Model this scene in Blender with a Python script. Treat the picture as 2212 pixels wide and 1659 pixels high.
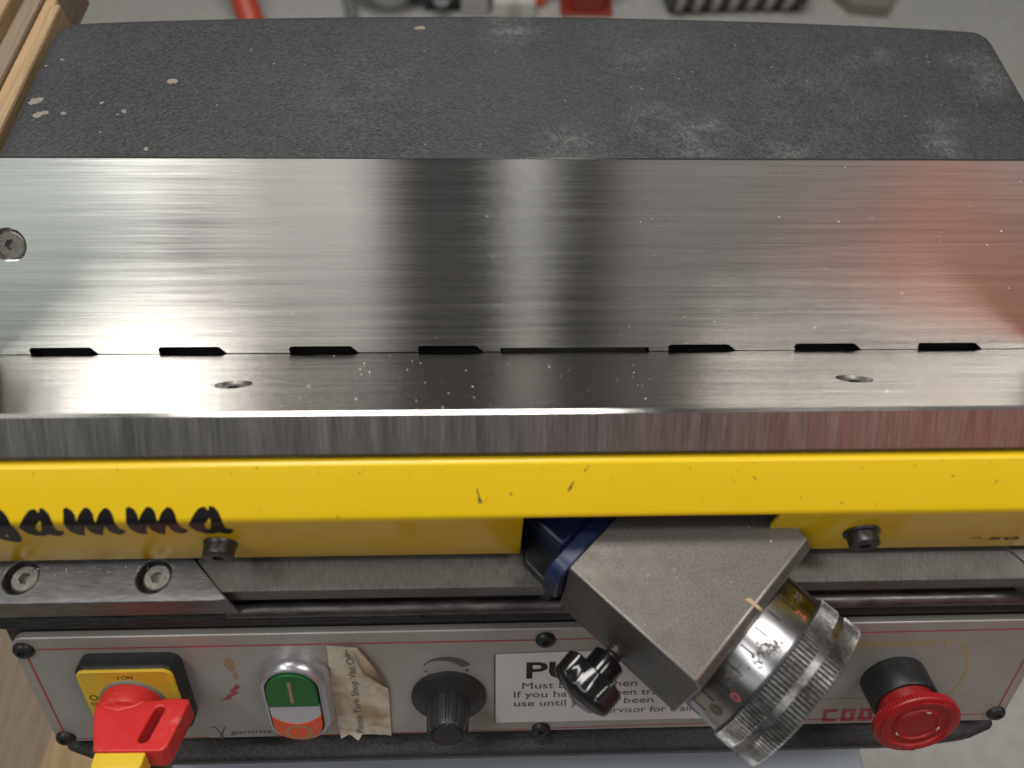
import bpy, bmesh, math, random
from mathutils import Vector, Matrix
random.seed(7)
for o in list(bpy.data.objects): bpy.data.objects.remove(o)
SC = bpy.context.scene
COL = SC.collection
MM = 0.001

# ------------------------------------------------------------------ camera
cam = bpy.data.cameras.new("camera")
camo = bpy.data.objects.new("camera", cam); COL.objects.link(camo)
cr = Vector((0.99935741, -0.02483083, 0.0258497))
cu = Vector((0.00734822, 0.84778662, 0.53028658))
cf = Vector((0.03508248, 0.52975587, -0.84742429))
camo.matrix_world = Matrix(((cr.x, cu.x, -cf.x, -0.0107), (cr.y, cu.y, -cf.y, -0.1700),
                            (cr.z, cu.z, -cf.z, 0.2485), (0, 0, 0, 1)))
cam.sensor_width = 36; cam.lens = 36 * 1671 / 2212
cam.clip_start = 0.01; cam.clip_end = 60
cam.dof.use_dof = True; cam.dof.focus_distance = 0.285; cam.dof.aperture_fstop = 8.0
SC.camera = camo

# ------------------------------------------------------------------ light
world = bpy.data.worlds.new("World"); SC.world = world; world.use_nodes = True
world.node_tree.nodes["Background"].inputs[0].default_value = (0.97, 0.95, 0.92, 1)
world.node_tree.nodes["Background"].inputs[1].default_value = 0.075

def area_lamp(name, loc, aim, sx, sy, watts, col):
    d = bpy.data.lights.new(name, 'AREA'); d.shape = 'RECTANGLE'; d.size = sx; d.size_y = sy
    d.energy = watts; d.color = col
    o = bpy.data.objects.new(name, d); COL.objects.link(o)
    o.location = loc
    dirv = (Vector(aim) - Vector(loc)).normalized()
    o.rotation_euler = dirv.to_track_quat('-Z', 'Y').to_euler()
    return o
def slope_lamp(name, x0, x1, w0, w1, watts, col, D=2.2):
    # a lamp on a sloping plane in front of the machine (45 degrees up)
    q = math.sqrt(.5); n = Vector((0, -q, q)); w = Vector((0, q, q))
    c = n * D + Vector(((x0 + x1) / 2, 0, 0)) + w * ((w0 + w1) / 2)
    d = bpy.data.lights.new(name, 'AREA'); d.shape = 'RECTANGLE'; d.size = x1 - x0; d.size_y = w1 - w0
    d.energy = watts; d.color = col
    o = bpy.data.objects.new(name, d); COL.objects.link(o)
    o.matrix_world = Matrix(((1, 0, n.x, c.x), (0, w.y, n.y, c.y), (0, w.z, n.z, c.z), (0, 0, 0, 1)))
    return o
slope_lamp("roof_light_cool", -2.4, -1.05, -0.12, 0.50, 3.0, (0.90, 1.0, 0.94))
slope_lamp("roof_light_warm", -0.845, -0.335, -0.12, 0.50, 1.12, (1.0, 0.96, 0.92))
slope_lamp("tube_light", 0.10, 0.15, 0.0, 0.5, 0.24, (1.0, 0.99, 0.93))
slope_lamp("room_fill_far", 0.42, 2.3, -0.3, 1.0, 1.7, (1.0, 0.93, 0.86))  # added dim wide lamp standing in for the grey room mirrored at right
area_lamp("ceiling_light_back", (-0.25, 0.75, 2.1), (0, 0, 0), 1.3, 0.45, 34, (1.0, 0.97, 0.92))
area_lamp("ceiling_light_side", (1.3, -0.15, 2.2), (0, 0, 0), 0.3, 1.2, 16, (1.0, 0.96, 0.9))

area_lamp("fill_light_front", (-1.15, -0.40, 2.1), (0, 0, 0), 1.4, 0.3, 14, (1.0, 0.98, 0.95))  # added fill lamp, no known fixture; brightens the sloping panel

SC.view_settings.view_transform = 'Standard'; SC.view_settings.look = 'None'
SC.view_settings.exposure = 0.0; SC.view_settings.gamma = 1.0
SC.view_settings.use_curve_mapping = False

# ------------------------------------------------------------------ material helpers
class NT:
    def __init__(s, name):
        s.m = bpy.data.materials.new(name); s.m.use_nodes = True
        s.t = s.m.node_tree; s.b = s.t.nodes["Principled BSDF"]
    def n(s, typ, **kw):
        x = s.t.nodes.new(typ)
        for k, v in kw.items(): setattr(x, k, v)
        return x
    def l(s, a, b): s.t.links.new(a, b)
    def pos(s, sc=(1, 1, 1), rot=(0, 0, 0)):
        g = s.n('ShaderNodeNewGeometry'); mp = s.n('ShaderNodeMapping')
        mp.inputs['Scale'].default_value = sc; mp.inputs['Rotation'].default_value = rot
        s.l(g.outputs['Position'], mp.inputs['Vector']); return mp.outputs[0]
    def noise(s, vec, scale, detail=3, rough=.5):
        x = s.n('ShaderNodeTexNoise'); x.inputs['Scale'].default_value = scale
        x.inputs['Detail'].default_value = detail; x.inputs['Roughness'].default_value = rough
        s.l(vec, x.inputs['Vector']); return x.outputs['Fac']
    def ramp(s, fac, stops):
        r = s.n('ShaderNodeValToRGB'); e = r.color_ramp.elements
        while len(e) < len(stops): e.new(0.5)
        for i, (p, c) in enumerate(stops):
            e[i].position = p
            e[i].color = (c, c, c, 1) if not isinstance(c, tuple) else (*c, 1)
        s.l(fac, r.inputs[0]); return r.outputs[0]
    def mix(s, fac, a, b, mode='MIX'):
        x = s.n('ShaderNodeMix', data_type='RGBA', blend_type=mode)
        for sock, v in ((x.inputs[0], fac), (x.inputs[6], a), (x.inputs[7], b)):
            if isinstance(v, (int, float)): sock.default_value = v
            elif isinstance(v, tuple): sock.default_value = (*v, 1)
            else: s.l(v, sock)
        return x.outputs[2]
    def bump(s, h, strength, dist, prev=None):
        x = s.n('ShaderNodeBump'); x.inputs['Strength'].default_value = strength
        x.inputs['Distance'].default_value = dist; s.l(h, x.inputs['Height'])
        if prev is not None: s.l(prev, x.inputs['Normal'])
        return x.outputs[0]
    def set(s, **kw):
        names = dict(col='Base Color', rough='Roughness', metal='Metallic', nrm='Normal', spec='Specular IOR Level',
                     coat='Coat Weight', coatr='Coat Roughness', aniso='Anisotropic', tan='Tangent', alpha='Alpha',
                     trans='Transmission Weight', ior='IOR')
        for k, v in kw.items():
            i = s.b.inputs[names[k]]
            if isinstance(v, (int, float)): i.default_value = v
            elif isinstance(v, tuple): i.default_value = (*v, 1) if i.type == 'RGBA' else v
            else: s.l(v, i)
        return s.m
def tangent(t, v):
    c = t.n('ShaderNodeCombineXYZ')
    for i in range(3): c.inputs[i].default_value = v[i]
    return c.outputs[0]

MAT = {}
def plain(name, col, rough=.5, metal=0., var=.12, scale=300., bump=0., **kw):
    t = NT(name); v = t.pos()
    f = t.noise(v, scale, 4, .6)
    lo = tuple(c * (1 - var) for c in col); hi = tuple(min(1, c * (1 + var)) for c in col)
    c = t.mix(f, lo, hi)
    args = dict(col=c, rough=rough, metal=metal)
    if bump: args['nrm'] = t.bump(f, bump, .0004)
    args.update(kw)
    MAT[name] = t.set(**args); return MAT[name]

# brushed guide plates: brushing along X
def brushed(name, base, r0, r1, yscale=1.):
    t = NT(name)
    v = t.pos((1, 300, 300)); f1 = t.noise(v, 12, 4, .65)
    v2 = t.pos((1.2, 60, 60)); f2 = t.noise(v2, 6, 3, .6)
    v3 = t.pos((9, 600, 600)); f3 = t.noise(v3, 3, 3, .6)
    cl = t.pos((1, 1, 1)); cloud = t.noise(cl, 18, 3, .5)
    m = t.mix(.5, f1, f2); m = t.mix(.3, m, f3)
    c = t.mix(t.ramp(m, [(.32, 0.), (.68, 1.)]), tuple(b * .62 for b in base), tuple(min(1, b * 1.12) for b in base))
    c = t.mix(t.ramp(cloud, [(.35, 0.), (.7, .25)]), c, tuple(b * .8 for b in base))
    r = t.ramp(t.mix(.35, m, cloud), [(.3, r0), (.7, r1)])
    nb = t.bump(m, .12, .00006)
    g = t.n('ShaderNodeBsdfAnisotropic'); g.distribution = 'BECKMANN'
    g.inputs['Anisotropy'].default_value = .6
    t.l(c, g.inputs['Color']); t.l(r, g.inputs['Roughness']); t.l(nb, g.inputs['Normal']); t.l(tangent(t, (1, 0, 0)), g.inputs['Tangent'])
    t.l(g.outputs[0], t.t.nodes['Material Output'].inputs['Surface']); t.t.nodes.remove(t.b)
    MAT[name] = t.m
brushed('brushed_steel', (.76, .74, .715), .19, .28)

def milled(name):
    t = NT(name)
    v = t.pos((1000, 14, 14)); f = t.noise(v, 5.0, 3, .8)
    v2 = t.pos((140, 10, 10)); f2 = t.noise(v2, 2, 2, .6)
    m = t.mix(.12, f, f2)
    c = t.mix(t.ramp(m, [(.35, 0.), (.65, 1.)]), (.26, .255, .25), (.74, .73, .72))
    nb = t.bump(m, .25, .00008)
    MAT[name] = t.set(col=c, rough=t.ramp(f2, [(.3, .28), (.7, .40)]), metal=.93, aniso=.5, tan=tangent(t, (1, 0, 0)), nrm=nb)
milled('milled_edge')

DUSTY = [(58, 76, 12), (74, 67, 16), (90, 61, 18), (104, 58, 14), (167, 64, 8), (172, 78, 8), (146, 117, 8), (158, 119, 7), (200, 108, 16), (24, 62, 14), (3, 136, 14), (60, 118, 24), (-60, 95, 30), (120, 90, 34)]
def textured_paint(name, col, dust=True, bs=.9, grain=620.):
    t = NT(name); v = t.pos()
    g1 = t.noise(v, grain, 3, .6); g2 = t.noise(v, grain * 2.3, 2, .5)
    h = t.mix(.35, g1, g2)
    big = t.noise(v, 14, 4, .6); mid = t.noise(v, 75, 5, .7); sm = t.noise(t.pos((1, 3, 1), (0, 0, .5)), 45, 5, .7)
    c = t.mix(t.ramp(h, [(.36, 0.), (.66, 1.)]), tuple(x * .38 for x in col), tuple(x * 1.35 for x in col))
    c = t.mix(t.ramp(big, [(.4, 0.), (.7, .35)]), c, tuple(x * 1.5 for x in col))
    if dust:
        acc = None; geo = t.n('ShaderNodeNewGeometry')
        for x, y, r in DUSTY:
            d = t.n('ShaderNodeVectorMath', operation='DISTANCE'); t.l(geo.outputs['Position'], d.inputs[0]); d.inputs[1].default_value = (x * MM, y * MM, .0476)
            m = t.n('ShaderNodeMapRange'); m.interpolation_type = 'SMOOTHSTEP'; t.l(d.outputs['Value'], m.inputs[0])
            m.inputs[1].default_value = r * 1.5 * MM; m.inputs[2].default_value = 0; m.inputs[3].default_value = 0; m.inputs[4].default_value = 1. if r < 17 else .4
            if acc is None: acc = m.outputs[0]
            else:
                a_ = t.n('ShaderNodeMath', operation='MAXIMUM'); t.l(acc, a_.inputs[0]); t.l(m.outputs[0], a_.inputs[1]); acc = a_.outputs[0]
        k = t.n('ShaderNodeMath', operation='MULTIPLY'); t.l(acc, k.inputs[0]); t.l(t.ramp(t.mix(.5, mid, sm), [(.42, 0.), (.70, .62)]), k.inputs[1])
        k2 = t.n('ShaderNodeMath', operation='MULTIPLY'); t.l(k.outputs[0], k2.inputs[0]); t.l(t.ramp(h, [(.38, .15), (.6, 1.)]), k2.inputs[1])
        c = t.mix(k2.outputs[0], c, (.30, .295, .28))
    nb = t.bump(h, bs, .0009)
    MAT[name] = t.set(col=c, rough=t.ramp(h, [(.3, .60), (.7, .42)]), nrm=nb, spec=.45)
textured_paint('textured_paint', (.046, .048, .052), True, 1.0, 680.)
textured_paint('cast_paint', (.036, .037, .039), False, .6, 900.)

def yellow_paint():
    t = NT('yellow_paint'); v = t.pos()
    f = t.noise(v, 40, 4, .6); s = t.noise(t.pos((30, 600, 600)), 4, 2, .5); d = t.noise(v, 420, 4, .7); st = t.noise(v, 90, 4, .6)
    c = t.mix(f, (.85, .565, .010), (.89, .615, .016))
    c = t.mix(t.ramp(st, [(.60, 0.), (.80, .18)]), c, (.66, .48, .07))
    c = t.mix(t.ramp(d, [(.79, 0.), (.82, .8)]), c, (.16, .12, .03))
    nb = t.bump(t.noise(v, 700, 2, .5), .05, .0002)
    MAT['yellow_paint'] = t.set(col=c, rough=t.ramp(f, [(.3, .20), (.7, .30)]), nrm=nb, spec=.36)
yellow_paint()

def steel(name, c0, c1, rough0, rough1, spots=(.20, .15, .11), grain=900, streak=(1, 1, 1), metal=.9, bs=.15):
    t = NT(name); v = t.pos(streak)
    g = t.noise(v, grain, 3, .65); p = t.pos(); b1 = t.noise(p, 55, 5, .65); b2 = t.noise(p, 130, 4, .6)
    c = t.mix(t.ramp(g, [(.36, 0.), (.64, 1.)]), c0, c1)
    c = t.mix(t.ramp(b1, [(.5, 0.), (.72, .55)]), c, spots)
    nb = t.bump(g, bs, .0002)
    MAT[name] = t.set(col=c, rough=t.ramp(b2, [(.3, rough0), (.7, rough1)]), metal=metal, nrm=nb)
steel('block_steel', (.085, .078, .071), (.165, .152, .138), .40, .58, spots=(.155, .132, .112), grain=1700, metal=.5, bs=.16)
steel('bar_steel', (.135, .137, .145), (.225, .227, .235), .36, .52, spots=(.19, .165, .14), grain=500, streak=(.4, 3, 1), metal=.75, bs=.06)
steel('rail_steel', (.14, .137, .132), (.23, .225, .215), .42, .6, spots=(.14, .12, .10), grain=500, streak=(6, .5, 1), metal=.6, bs=.08)
steel('bolt_steel', (.13, .125, .12), (.34, .325, .30), .32, .55, spots=(.13, .10, .07), grain=1500, metal=.9, bs=.25)
steel('cap_steel', (.05, .05, .052), (.12, .12, .125), .3, .5, spots=(.07, .065, .06), grain=1500, metal=.8, bs=.15)
steel('head_steel', (.24, .23, .215), (.46, .44, .41), .4, .6, spots=(.22, .18, .13), grain=1500, metal=.75, bs=.25)
steel('rod_steel', (.10, .094, .094), (.20, .185, .185), .36, .55, spots=(.10, .085, .085), grain=300, streak=(.3, 1, 1), metal=.85, bs=.06)

def chrome():
    t = NT('chrome'); v = t.pos()
    n1 = t.noise(v, 70, 4, .65); n2 = t.noise(v, 700, 3, .7)
    g = t.ramp(t.mix(.55, n1, n2), [(.60, 0.), (.66, 1.)])
    y = t.noise(v, 45, 3, .5)
    c = t.mix(t.ramp(y, [(.50, 0.), (.75, .7)]), (.48, .48, .50), (.36, .31, .20))
    c = t.mix(t.ramp(t.noise(v, 30, 3, .6), [(.5, 0.), (.7, .75)]), c, (.15, .15, .165))
    c = t.mix(g, c, (.13, .10, .07))
    mr = t.n('ShaderNodeMath', operation='MULTIPLY_ADD'); t.l(g, mr.inputs[0]); mr.inputs[1].default_value = .3; mr.inputs[2].default_value = .30
    mm = t.n('ShaderNodeMath', operation='MULTIPLY_ADD'); t.l(g, mm.inputs[0]); mm.inputs[1].default_value = -.6; mm.inputs[2].default_value = 1.
    MAT['chrome'] = t.set(col=c, rough=mr.outputs[0], metal=mm.outputs[0], aniso=.8, tan=tangent(t, (.7071, -.7071, 0)), nrm=t.bump(t.noise(v, 220, 2, .5), .05, .0003))
chrome()
steel('grip_steel', (.20, .20, .205), (.42, .41, .40), .22, .40, spots=(.06, .055, .045), grain=700, metal=.95, bs=.1)
def panel_alu():
    t = NT('panel_aluminium'); v = t.pos(); f = t.noise(v, 900, 3, .6); b1 = t.noise(v, 30, 4, .6); sp = t.noise(v, 260, 4, .7)
    c = t.mix(f, (.43, .42, .40), (.53, .52, .495))
    c = t.mix(t.ramp(b1, [(.46, 0.), (.72, .6)]), c, (.36, .32, .28))
    c = t.mix(t.ramp(sp, [(.74, 0.), (.78, .7)]), c, (.15, .12, .09))
    MAT['panel_aluminium'] = t.set(col=c, rough=t.ramp(b1, [(.3, .40), (.7, .55)]), metal=.45, nrm=t.bump(f, .1, .0001))
panel_alu()
def wood(name, c0, c1, ax=(14, 1.2, 14)):
    t = NT(name); v = t.pos(ax); f = t.noise(v, 14, 5, .6); g = t.noise(t.pos((60, 4, 60)), 14, 3, .6)
    c = t.mix(t.ramp(t.mix(.4, f, g), [(.3, 0.), (.7, 1.)]), c0, c1)
    MAT[name] = t.set(col=c, rough=.7, nrm=t.bump(f, .3, .0006))
wood('wood_light', (.27, .18, .09), (.50, .36, .20))
wood('wood_grey', (.17, .125, .085), (.30, .235, .17))
wood('wood_tan', (.30, .20, .10), (.50, .34, .17))
def concrete():
    t = NT('concrete'); v = t.pos(); f = t.noise(v, 3, 6, .65); g = t.noise(v, 60, 4, .6); h = t.noise(v, .9, 4, .6)
    c = t.mix(f, (.36, .36, .345), (.46, .46, .45)); c = t.mix(t.ramp(h, [(.45, 0.), (.7, .6)]), c, (.40, .355, .27))
    c = t.mix(t.ramp(g, [(.4, .22), (.6, 0.)]), c, (.20, .18, .16))
    MAT['concrete'] = t.set(col=c, rough=.6, nrm=t.bump(g, .1, .002))
concrete()
def paper():
    t = NT('note_paper'); v = t.pos(); f = t.noise(v, 70, 5, .6); g = t.noise(v, 160, 3, .6)
    c = t.mix(t.ramp(f, [(.42, 0.), (.62, 1.)]), (.60, .55, .44), (.37, .28, .18))
    c = t.mix(t.ramp(g, [(.60, 0.), (.72, .6)]), c, (.24, .17, .11))
    MAT['note_paper'] = t.set(col=c, rough=.85, nrm=t.bump(f, .5, .001))
paper()
plain('note_back', (.36, .265, .17), .8, var=.25, scale=150)
plain('label_white', (.72, .71, .72), .35, var=.05, scale=120)
plain('print_black', (.012, .012, .013), .45)
plain('logo_black', (.012, .011, .012), .38, var=.2, spec=.25)
plain('print_red', (.42, .085, .095), .5, var=.4, scale=120)
plain('print_yellow', (.46, .34, .07), .5, var=.2)
plain('print_grey', (.11, .11, .11), .5)
def worn(name, col, pale, rough, sc):
    t = NT(name); v = t.pos(); a = t.noise(v, sc, 5, .65); b = t.noise(v, sc * 5, 4, .65); d = t.noise(v, 55, 3, .5)
    c = t.mix(d, tuple(x * .85 for x in col), tuple(min(1, x * 1.12) for x in col))
    c = t.mix(t.ramp(t.mix(.45, a, b), [(.56, 0.), (.72, .55)]), c, pale)
    c = t.mix(t.ramp(b, [(.26, .5), (.36, 0.)]), c, tuple(x * .3 for x in col))
    MAT[name] = t.set(col=c, rough=t.ramp(a, [(.3, rough), (.7, rough + .2)]), nrm=t.bump(b, .08, .0003))
worn('red_plastic', (.60, .026, .026), (.66, .22, .20), .34, 90)
worn('stop_red', (.33, .010, .014), (.48, .10, .10), .32, 110)
worn('yellow_plastic', (.76, .53, .035), (.66, .55, .22), .38, 120)
plain('black_plastic', (.022, .023, .025), .42, var=.3, scale=400, bump=.1)
plain('knob_black', (.010, .010, .011), .12, var=.3)
plain('green_plastic', (.020, .13, .032), .35, var=.2, scale=150)
plain('white_plastic', (.47, .47, .52), .4, var=.06)
plain('orange_plastic', (.66, .10, .035), .38, var=.14, scale=150)
plain('silver_plastic', (.52, .52, .56), .28, metal=.7, var=.06)
plain('tan_print', (.33, .24, .15), .6)
plain('blue_paint', (.011, .020, .070), .34, var=.25, scale=200)
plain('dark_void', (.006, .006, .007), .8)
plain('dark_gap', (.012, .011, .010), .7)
plain('stand_paint', (.40, .45, .52), .5, var=.08, scale=60)
plain('mirrored_red', (.74, .21, .125), .45, var=.1, scale=20)
plain('red_enamel', (.50, .065, .030), .4, var=.15, scale=20)
plain('dark_red_enamel', (.26, .030, .016), .4, var=.15, scale=20)
plain('orange_enamel', (.70, .105, .03), .4, var=.12, scale=20)
plain('grey_plastic', (.40, .40, .375), .5, var=.08, scale=30)
plain('pale_plastic', (.55, .56, .53), .3, var=.08, scale=30)
plain('hose_rubber', (.030, .031, .033), .38, var=.3, scale=40)
plain('hose_rib', (.40, .38, .375), .32, var=.2, scale=40)
plain('olive_grey', (.20, .195, .165), .5, var=.1, scale=30)
plain('bright_metal', (.62, .62, .66), .2, metal=1., var=.06)
plain('swarf', (.80, .80, .78), .35, metal=.3, var=.1)
plain('dust_spot', (.26, .225, .19), .9, var=.35, scale=900)
plain('chip_dark', (.16, .12, .03), .7, var=.5, scale=900)
plain('oil_stain', (.10, .085, .07), .5, var=.4, scale=700)
plain('wood_sliver', (.45, .33, .2), .8, var=.2, scale=600)
plain('groove_dark', (.030, .027, .023), .6, var=.4, scale=900)
plain('worn_edge', (.42, .39, .36), .38, metal=.8, var=.25, scale=700)
plain('cable_grey', (.17, .17, .165), .5)

# ------------------------------------------------------------------ geometry helpers (millimetres in, metres out)
Q = math.sqrt(.5)
C26, S26 = math.cos(math.radians(26)), math.sin(math.radians(26))
def W(x, y, z): return (x, y, z)
def PN(u, v, h): return (u, -99.7 - S26 * v - C26 * h, -25.5 - C26 * v + S26 * h)      # control panel: across, down, out
def AD(a, b, z): return ((a + b) * Q, (b - a) * Q, z)                                   # adjuster: along dial axis, across, up
def PA(x, t, d): return (x, t * Q - d * Q, t * Q + d * Q)                               # back guide plate: along, up the plate, out
def PB(x, t, d): return (x, -t * Q + d * Q, t * Q + d * Q)                              # front guide plate
class MB:
    def __init__(s): s.v = []; s.f = []
    def add(s, vs, fs):
        k = len(s.v); s.v += [tuple(p) for p in vs]; s.f += [tuple(i + k for i in f) for f in fs]; return s
    def prism(s, fr, poly, c0, c1, axes=(0, 1, 2)):
        n = len(poly)
        def pt(p, c):
            q = [0, 0, 0]; q[axes[0]] = p[0]; q[axes[1]] = p[1]; q[axes[2]] = c; return fr(*q)
        vs = [pt(p, c0) for p in poly] + [pt(p, c1) for p in poly]
        fs = [tuple(range(n - 1, -1, -1)), tuple(range(n, 2 * n))]
        fs += [(i, (i + 1) % n, n + (i + 1) % n, n + i) for i in range(n)]
        return s.add(vs, fs)
    def box(s, fr, x0, x1, y0, y1, z0, z1):
        return s.prism(fr, [(x0, y0), (x1, y0), (x1, y1), (x0, y1)], z0, z1)
    def loft(s, rings, cap0=True, cap1=True):
        n = len(rings[0]); vs = [p for r in rings for p in r]; fs = []
        for j in range(len(rings) - 1):
            for i in range(n):
                fs.append((j * n + i, j * n + (i + 1) % n, (j + 1) * n + (i + 1) % n, (j + 1) * n + i))
        if cap0: fs.append(tuple(range(n - 1, -1, -1)))
        if cap1: fs.append(tuple(range((len(rings) - 1) * n, len(rings) * n)))
        return s.add(vs, fs)
    def lathe(s, fr, cx, cy, prof, n=48, order=(0, 1, 2), cap0=True, cap1=True, rf=None):
        rings = []
        for r, h in prof:
            ring = []
            for i in range(n):
                t = 2 * math.pi * i / n; rr = r if rf is None else r + rf(t, r, h)
                q = [0, 0, 0]; q[order[0]] = cx + rr * math.cos(t); q[order[1]] = cy + rr * math.sin(t); q[order[2]] = h
                ring.append(fr(*q))
            rings.append(ring)
        return s.loft(rings, cap0, cap1)
    def tube(s, pts, r, n=16):
        rings = []
        for i, p in enumerate(pts):
            p = Vector(p); a = Vector(pts[max(i - 1, 0)]); b = Vector(pts[min(i + 1, len(pts) - 1)])
            d = (b - a).normalized(); u = d.orthogonal().normalized(); w = d.cross(u)
            if i: # keep frame steady
                u = (pu - d * pu.dot(d)).normalized(); w = d.cross(u)
            pu = u; rr = r[i] if isinstance(r, (list, tuple)) else r
            rings.append([tuple(p + (u * math.cos(2 * math.pi * k / n) + w * math.sin(2 * math.pi * k / n)) * rr) for k in range(n)])
        return s.loft(rings)

WO = {}
def finish(name, mb, mat, parent=None, smooth=35, bevel=0, segs=2, solid=0, tri=False, weld=True):
    c = Vector((0, 0, 0))
    xs = [Vector(p) for p in mb.v]
    lo = Vector([min(p[i] for p in xs) for i in range(3)]); hi = Vector([max(p[i] for p in xs) for i in range(3)])
    c = (lo + hi) / 2
    if parent is None: c.z = lo.z
    me = bpy.data.meshes.new(name)
    me.from_pydata([tuple((p - c) * MM) for p in xs], [], mb.f)
    bm = bmesh.new(); bm.from_mesh(me)
    if weld: bmesh.ops.remove_doubles(bm, verts=bm.verts, dist=1e-7)
    bmesh.ops.recalc_face_normals(bm, faces=bm.faces)
    bm.to_mesh(me); bm.free()
    me.materials.append(MAT[mat])
    for p in me.polygons: p.use_smooth = smooth > 0
    if smooth > 0: me.set_sharp_from_angle(angle=math.radians(smooth))
    o = bpy.data.objects.new(name, me); COL.objects.link(o)
    w = c * MM; WO[o.name] = w
    if parent is not None:
        o.parent = parent; o.location = w - WO[parent.name]
    else: o.location = w
    if solid:
        m = o.modifiers.new('sheet', 'SOLIDIFY'); m.thickness = solid * MM; m.offset = -1
    if bevel:
        m = o.modifiers.new('edge', 'BEVEL'); m.width = bevel * MM; m.segments = segs; m.limit_method = 'ANGLE'
        m.angle_limit = math.radians(38); m.harden_normals = False
    return o
def empty(name, loc_mm):
    o = bpy.data.objects.new(name, None); COL.objects.link(o); o.location = Vector(loc_mm) * MM
    o.empty_display_size = .02; WO[o.name] = o.location.copy(); return o
def copy_at(o, d_mm, parent=None):
    c = o.copy(); COL.objects.link(c); c.location = o.location + Vector(d_mm) * MM
    if parent is not None: c.parent = parent
    WO[c.name] = WO[o.name] + Vector(d_mm) * MM
    for ch in list(o.children):
        k = ch.copy(); COL.objects.link(k); k.parent = c; WO[k.name] = WO[ch.name] + Vector(d_mm) * MM
    return c
def tag(o, label=None, cat=None, group=None, kind=None):
    if label: o['label'] = label
    if cat: o['category'] = cat
    if group: o['group'] = group
    if kind: o['kind'] = kind
    return o
def cut(o, mbs):
    for mb in mbs:
        c = finish('cutter_tmp', mb, 'dark_void', None, smooth=0)
        m = o.modifiers.new('cut', 'BOOLEAN'); m.object = c; m.operation = 'DIFFERENCE'; m.solver = 'EXACT'
        bpy.context.view_layer.update()
        others = [x for x in o.modifiers if x.type != 'BOOLEAN']
        vis = [x.show_viewport for x in others]
        for x in others: x.show_viewport = False
        dg = bpy.context.evaluated_depsgraph_get()
        me = bpy.data.meshes.new_from_object(o.evaluated_get(dg))
        for x, s in zip(others, vis): x.show_viewport = s
        o.modifiers.remove(m); old = o.data; nm = old.name; o.data = me; bpy.data.meshes.remove(old); me.name = nm
        mats = [q for q in me.materials]
        cm = c.data; bpy.data.objects.remove(c); bpy.data.meshes.remove(cm)
        for p in me.polygons: p.material_index = 0; p.use_smooth = True
        me.set_sharp_from_angle(angle=math.radians(35))
def text(name, s, fr, u0, v0, size, h, mat, parent, sx=1., shear=0., width=None, along=(1, 0), up=(0, -1), bold=0., spacing=1., fine=0):
    """flat lettering: starts at (u0, v0) of the frame's first two axes, runs 'along', stands 'up'"""
    cu_ = bpy.data.curves.new('txt', 'FONT'); cu_.body = s; cu_.size = size; cu_.offset = bold; cu_.space_character = spacing
    cu_.resolution_u = 3
    t = bpy.data.objects.new('txt', cu_); COL.objects.link(t)
    bpy.context.view_layer.update()
    me = bpy.data.meshes.new_from_object(t.evaluated_get(bpy.context.evaluated_depsgraph_get()))
    bpy.data.objects.remove(t); bpy.data.curves.remove(cu_)
    vs = [v.co.copy() for v in me.vertices]; fs = [tuple(p.vertices) for p in me.polygons]; bpy.data.meshes.remove(me)
    mx = max(v.x for v in vs); mn = min(v.x for v in vs)
    k = sx if width is None else width / (mx - mn)
    mb = MB()
    out = []
    for v in vs:
        x = (v.x - mn) * k + shear * v.y; y = v.y
        out.append(fr(u0 + along[0] * x + up[0] * y, v0 + along[1] * x + up[1] * y, h))
    mb.add(out, fs)
    return finish(name, mb, mat, parent, smooth=0)
def flat(name, polys, fr, h, mat, parent):
    mb = MB()
    for p in polys: mb.add([fr(x, y, h) for x, y in p], [tuple(range(len(p)))])
    return finish(name, mb, mat, parent, smooth=0)
def strip(pts, w):
    """thin band polygon list along a polyline"""
    out = []
    for (x0, y0), (x1, y1) in zip(pts[:-1], pts[1:]):
        d = math.hypot(x1 - x0, y1 - y0); nx, ny = -(y1 - y0) / d * w / 2, (x1 - x0) / d * w / 2
        out.append([(x0 + nx, y0 + ny), (x1 + nx, y1 + ny), (x1 - nx, y1 - ny), (x0 - nx, y0 - ny)])
    return out
def rrect(u0, u1, v0, v1, r, n=6):
    out = []
    for cx, cy, a0 in ((u1 - r, v1 - r, 0), (u0 + r, v1 - r, 90), (u0 + r, v0 + r, 180), (u1 - r, v0 + r, 270)):
        for i in range(n + 1):
            a = math.radians(a0 + 90 * i / n); out.append((cx + r * math.cos(a), cy + r * math.sin(a)))
    return out
def blob(cx, cy, r, n=11, jag=.45, sy=1.):
    return [(cx + r * (1 + random.uniform(-jag, jag)) * math.cos(2 * math.pi * i / n), cy + sy * r * (1 + random.uniform(-jag, jag)) * math.sin(2 * math.pi * i / n)) for i in range(n)]
def hexhead(fr, cx, cy, r, h0, h1, sr, depth, order=(0, 1, 2), n=36, ch=.5):
    """socket head: a disc with chamfer and a hexagonal recess"""
    def ring(rad, h, hexed=False):
        out = []
        for i in range(n):
            t = 2 * math.pi * i / n; rr = rad
            if hexed:
                k = (t % (math.pi / 3)) - math.pi / 6; rr = rad * math.cos(math.pi / 6) / math.cos(k)
            q = [0, 0, 0]; q[order[0]] = cx + rr * math.cos(t); q[order[1]] = cy + rr * math.sin(t); q[order[2]] = h
            out.append(fr(*q))
        return out
    s = 1 if h1 > h0 else -1
    mb = MB(); mb.loft([ring(r, h0), ring(r, h1 - s * ch), ring(r - ch, h1), ring(sr, h1, True), ring(sr * .97, h1 - s * depth, True)])
    return mb

# ================================================================== SETTING
mb = MB(); mb.box(W, -6000, 6000, -5000, 9000, -760, -750)
tag(finish('floor', mb, 'concrete', None, smooth=0), kind='structure')

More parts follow.
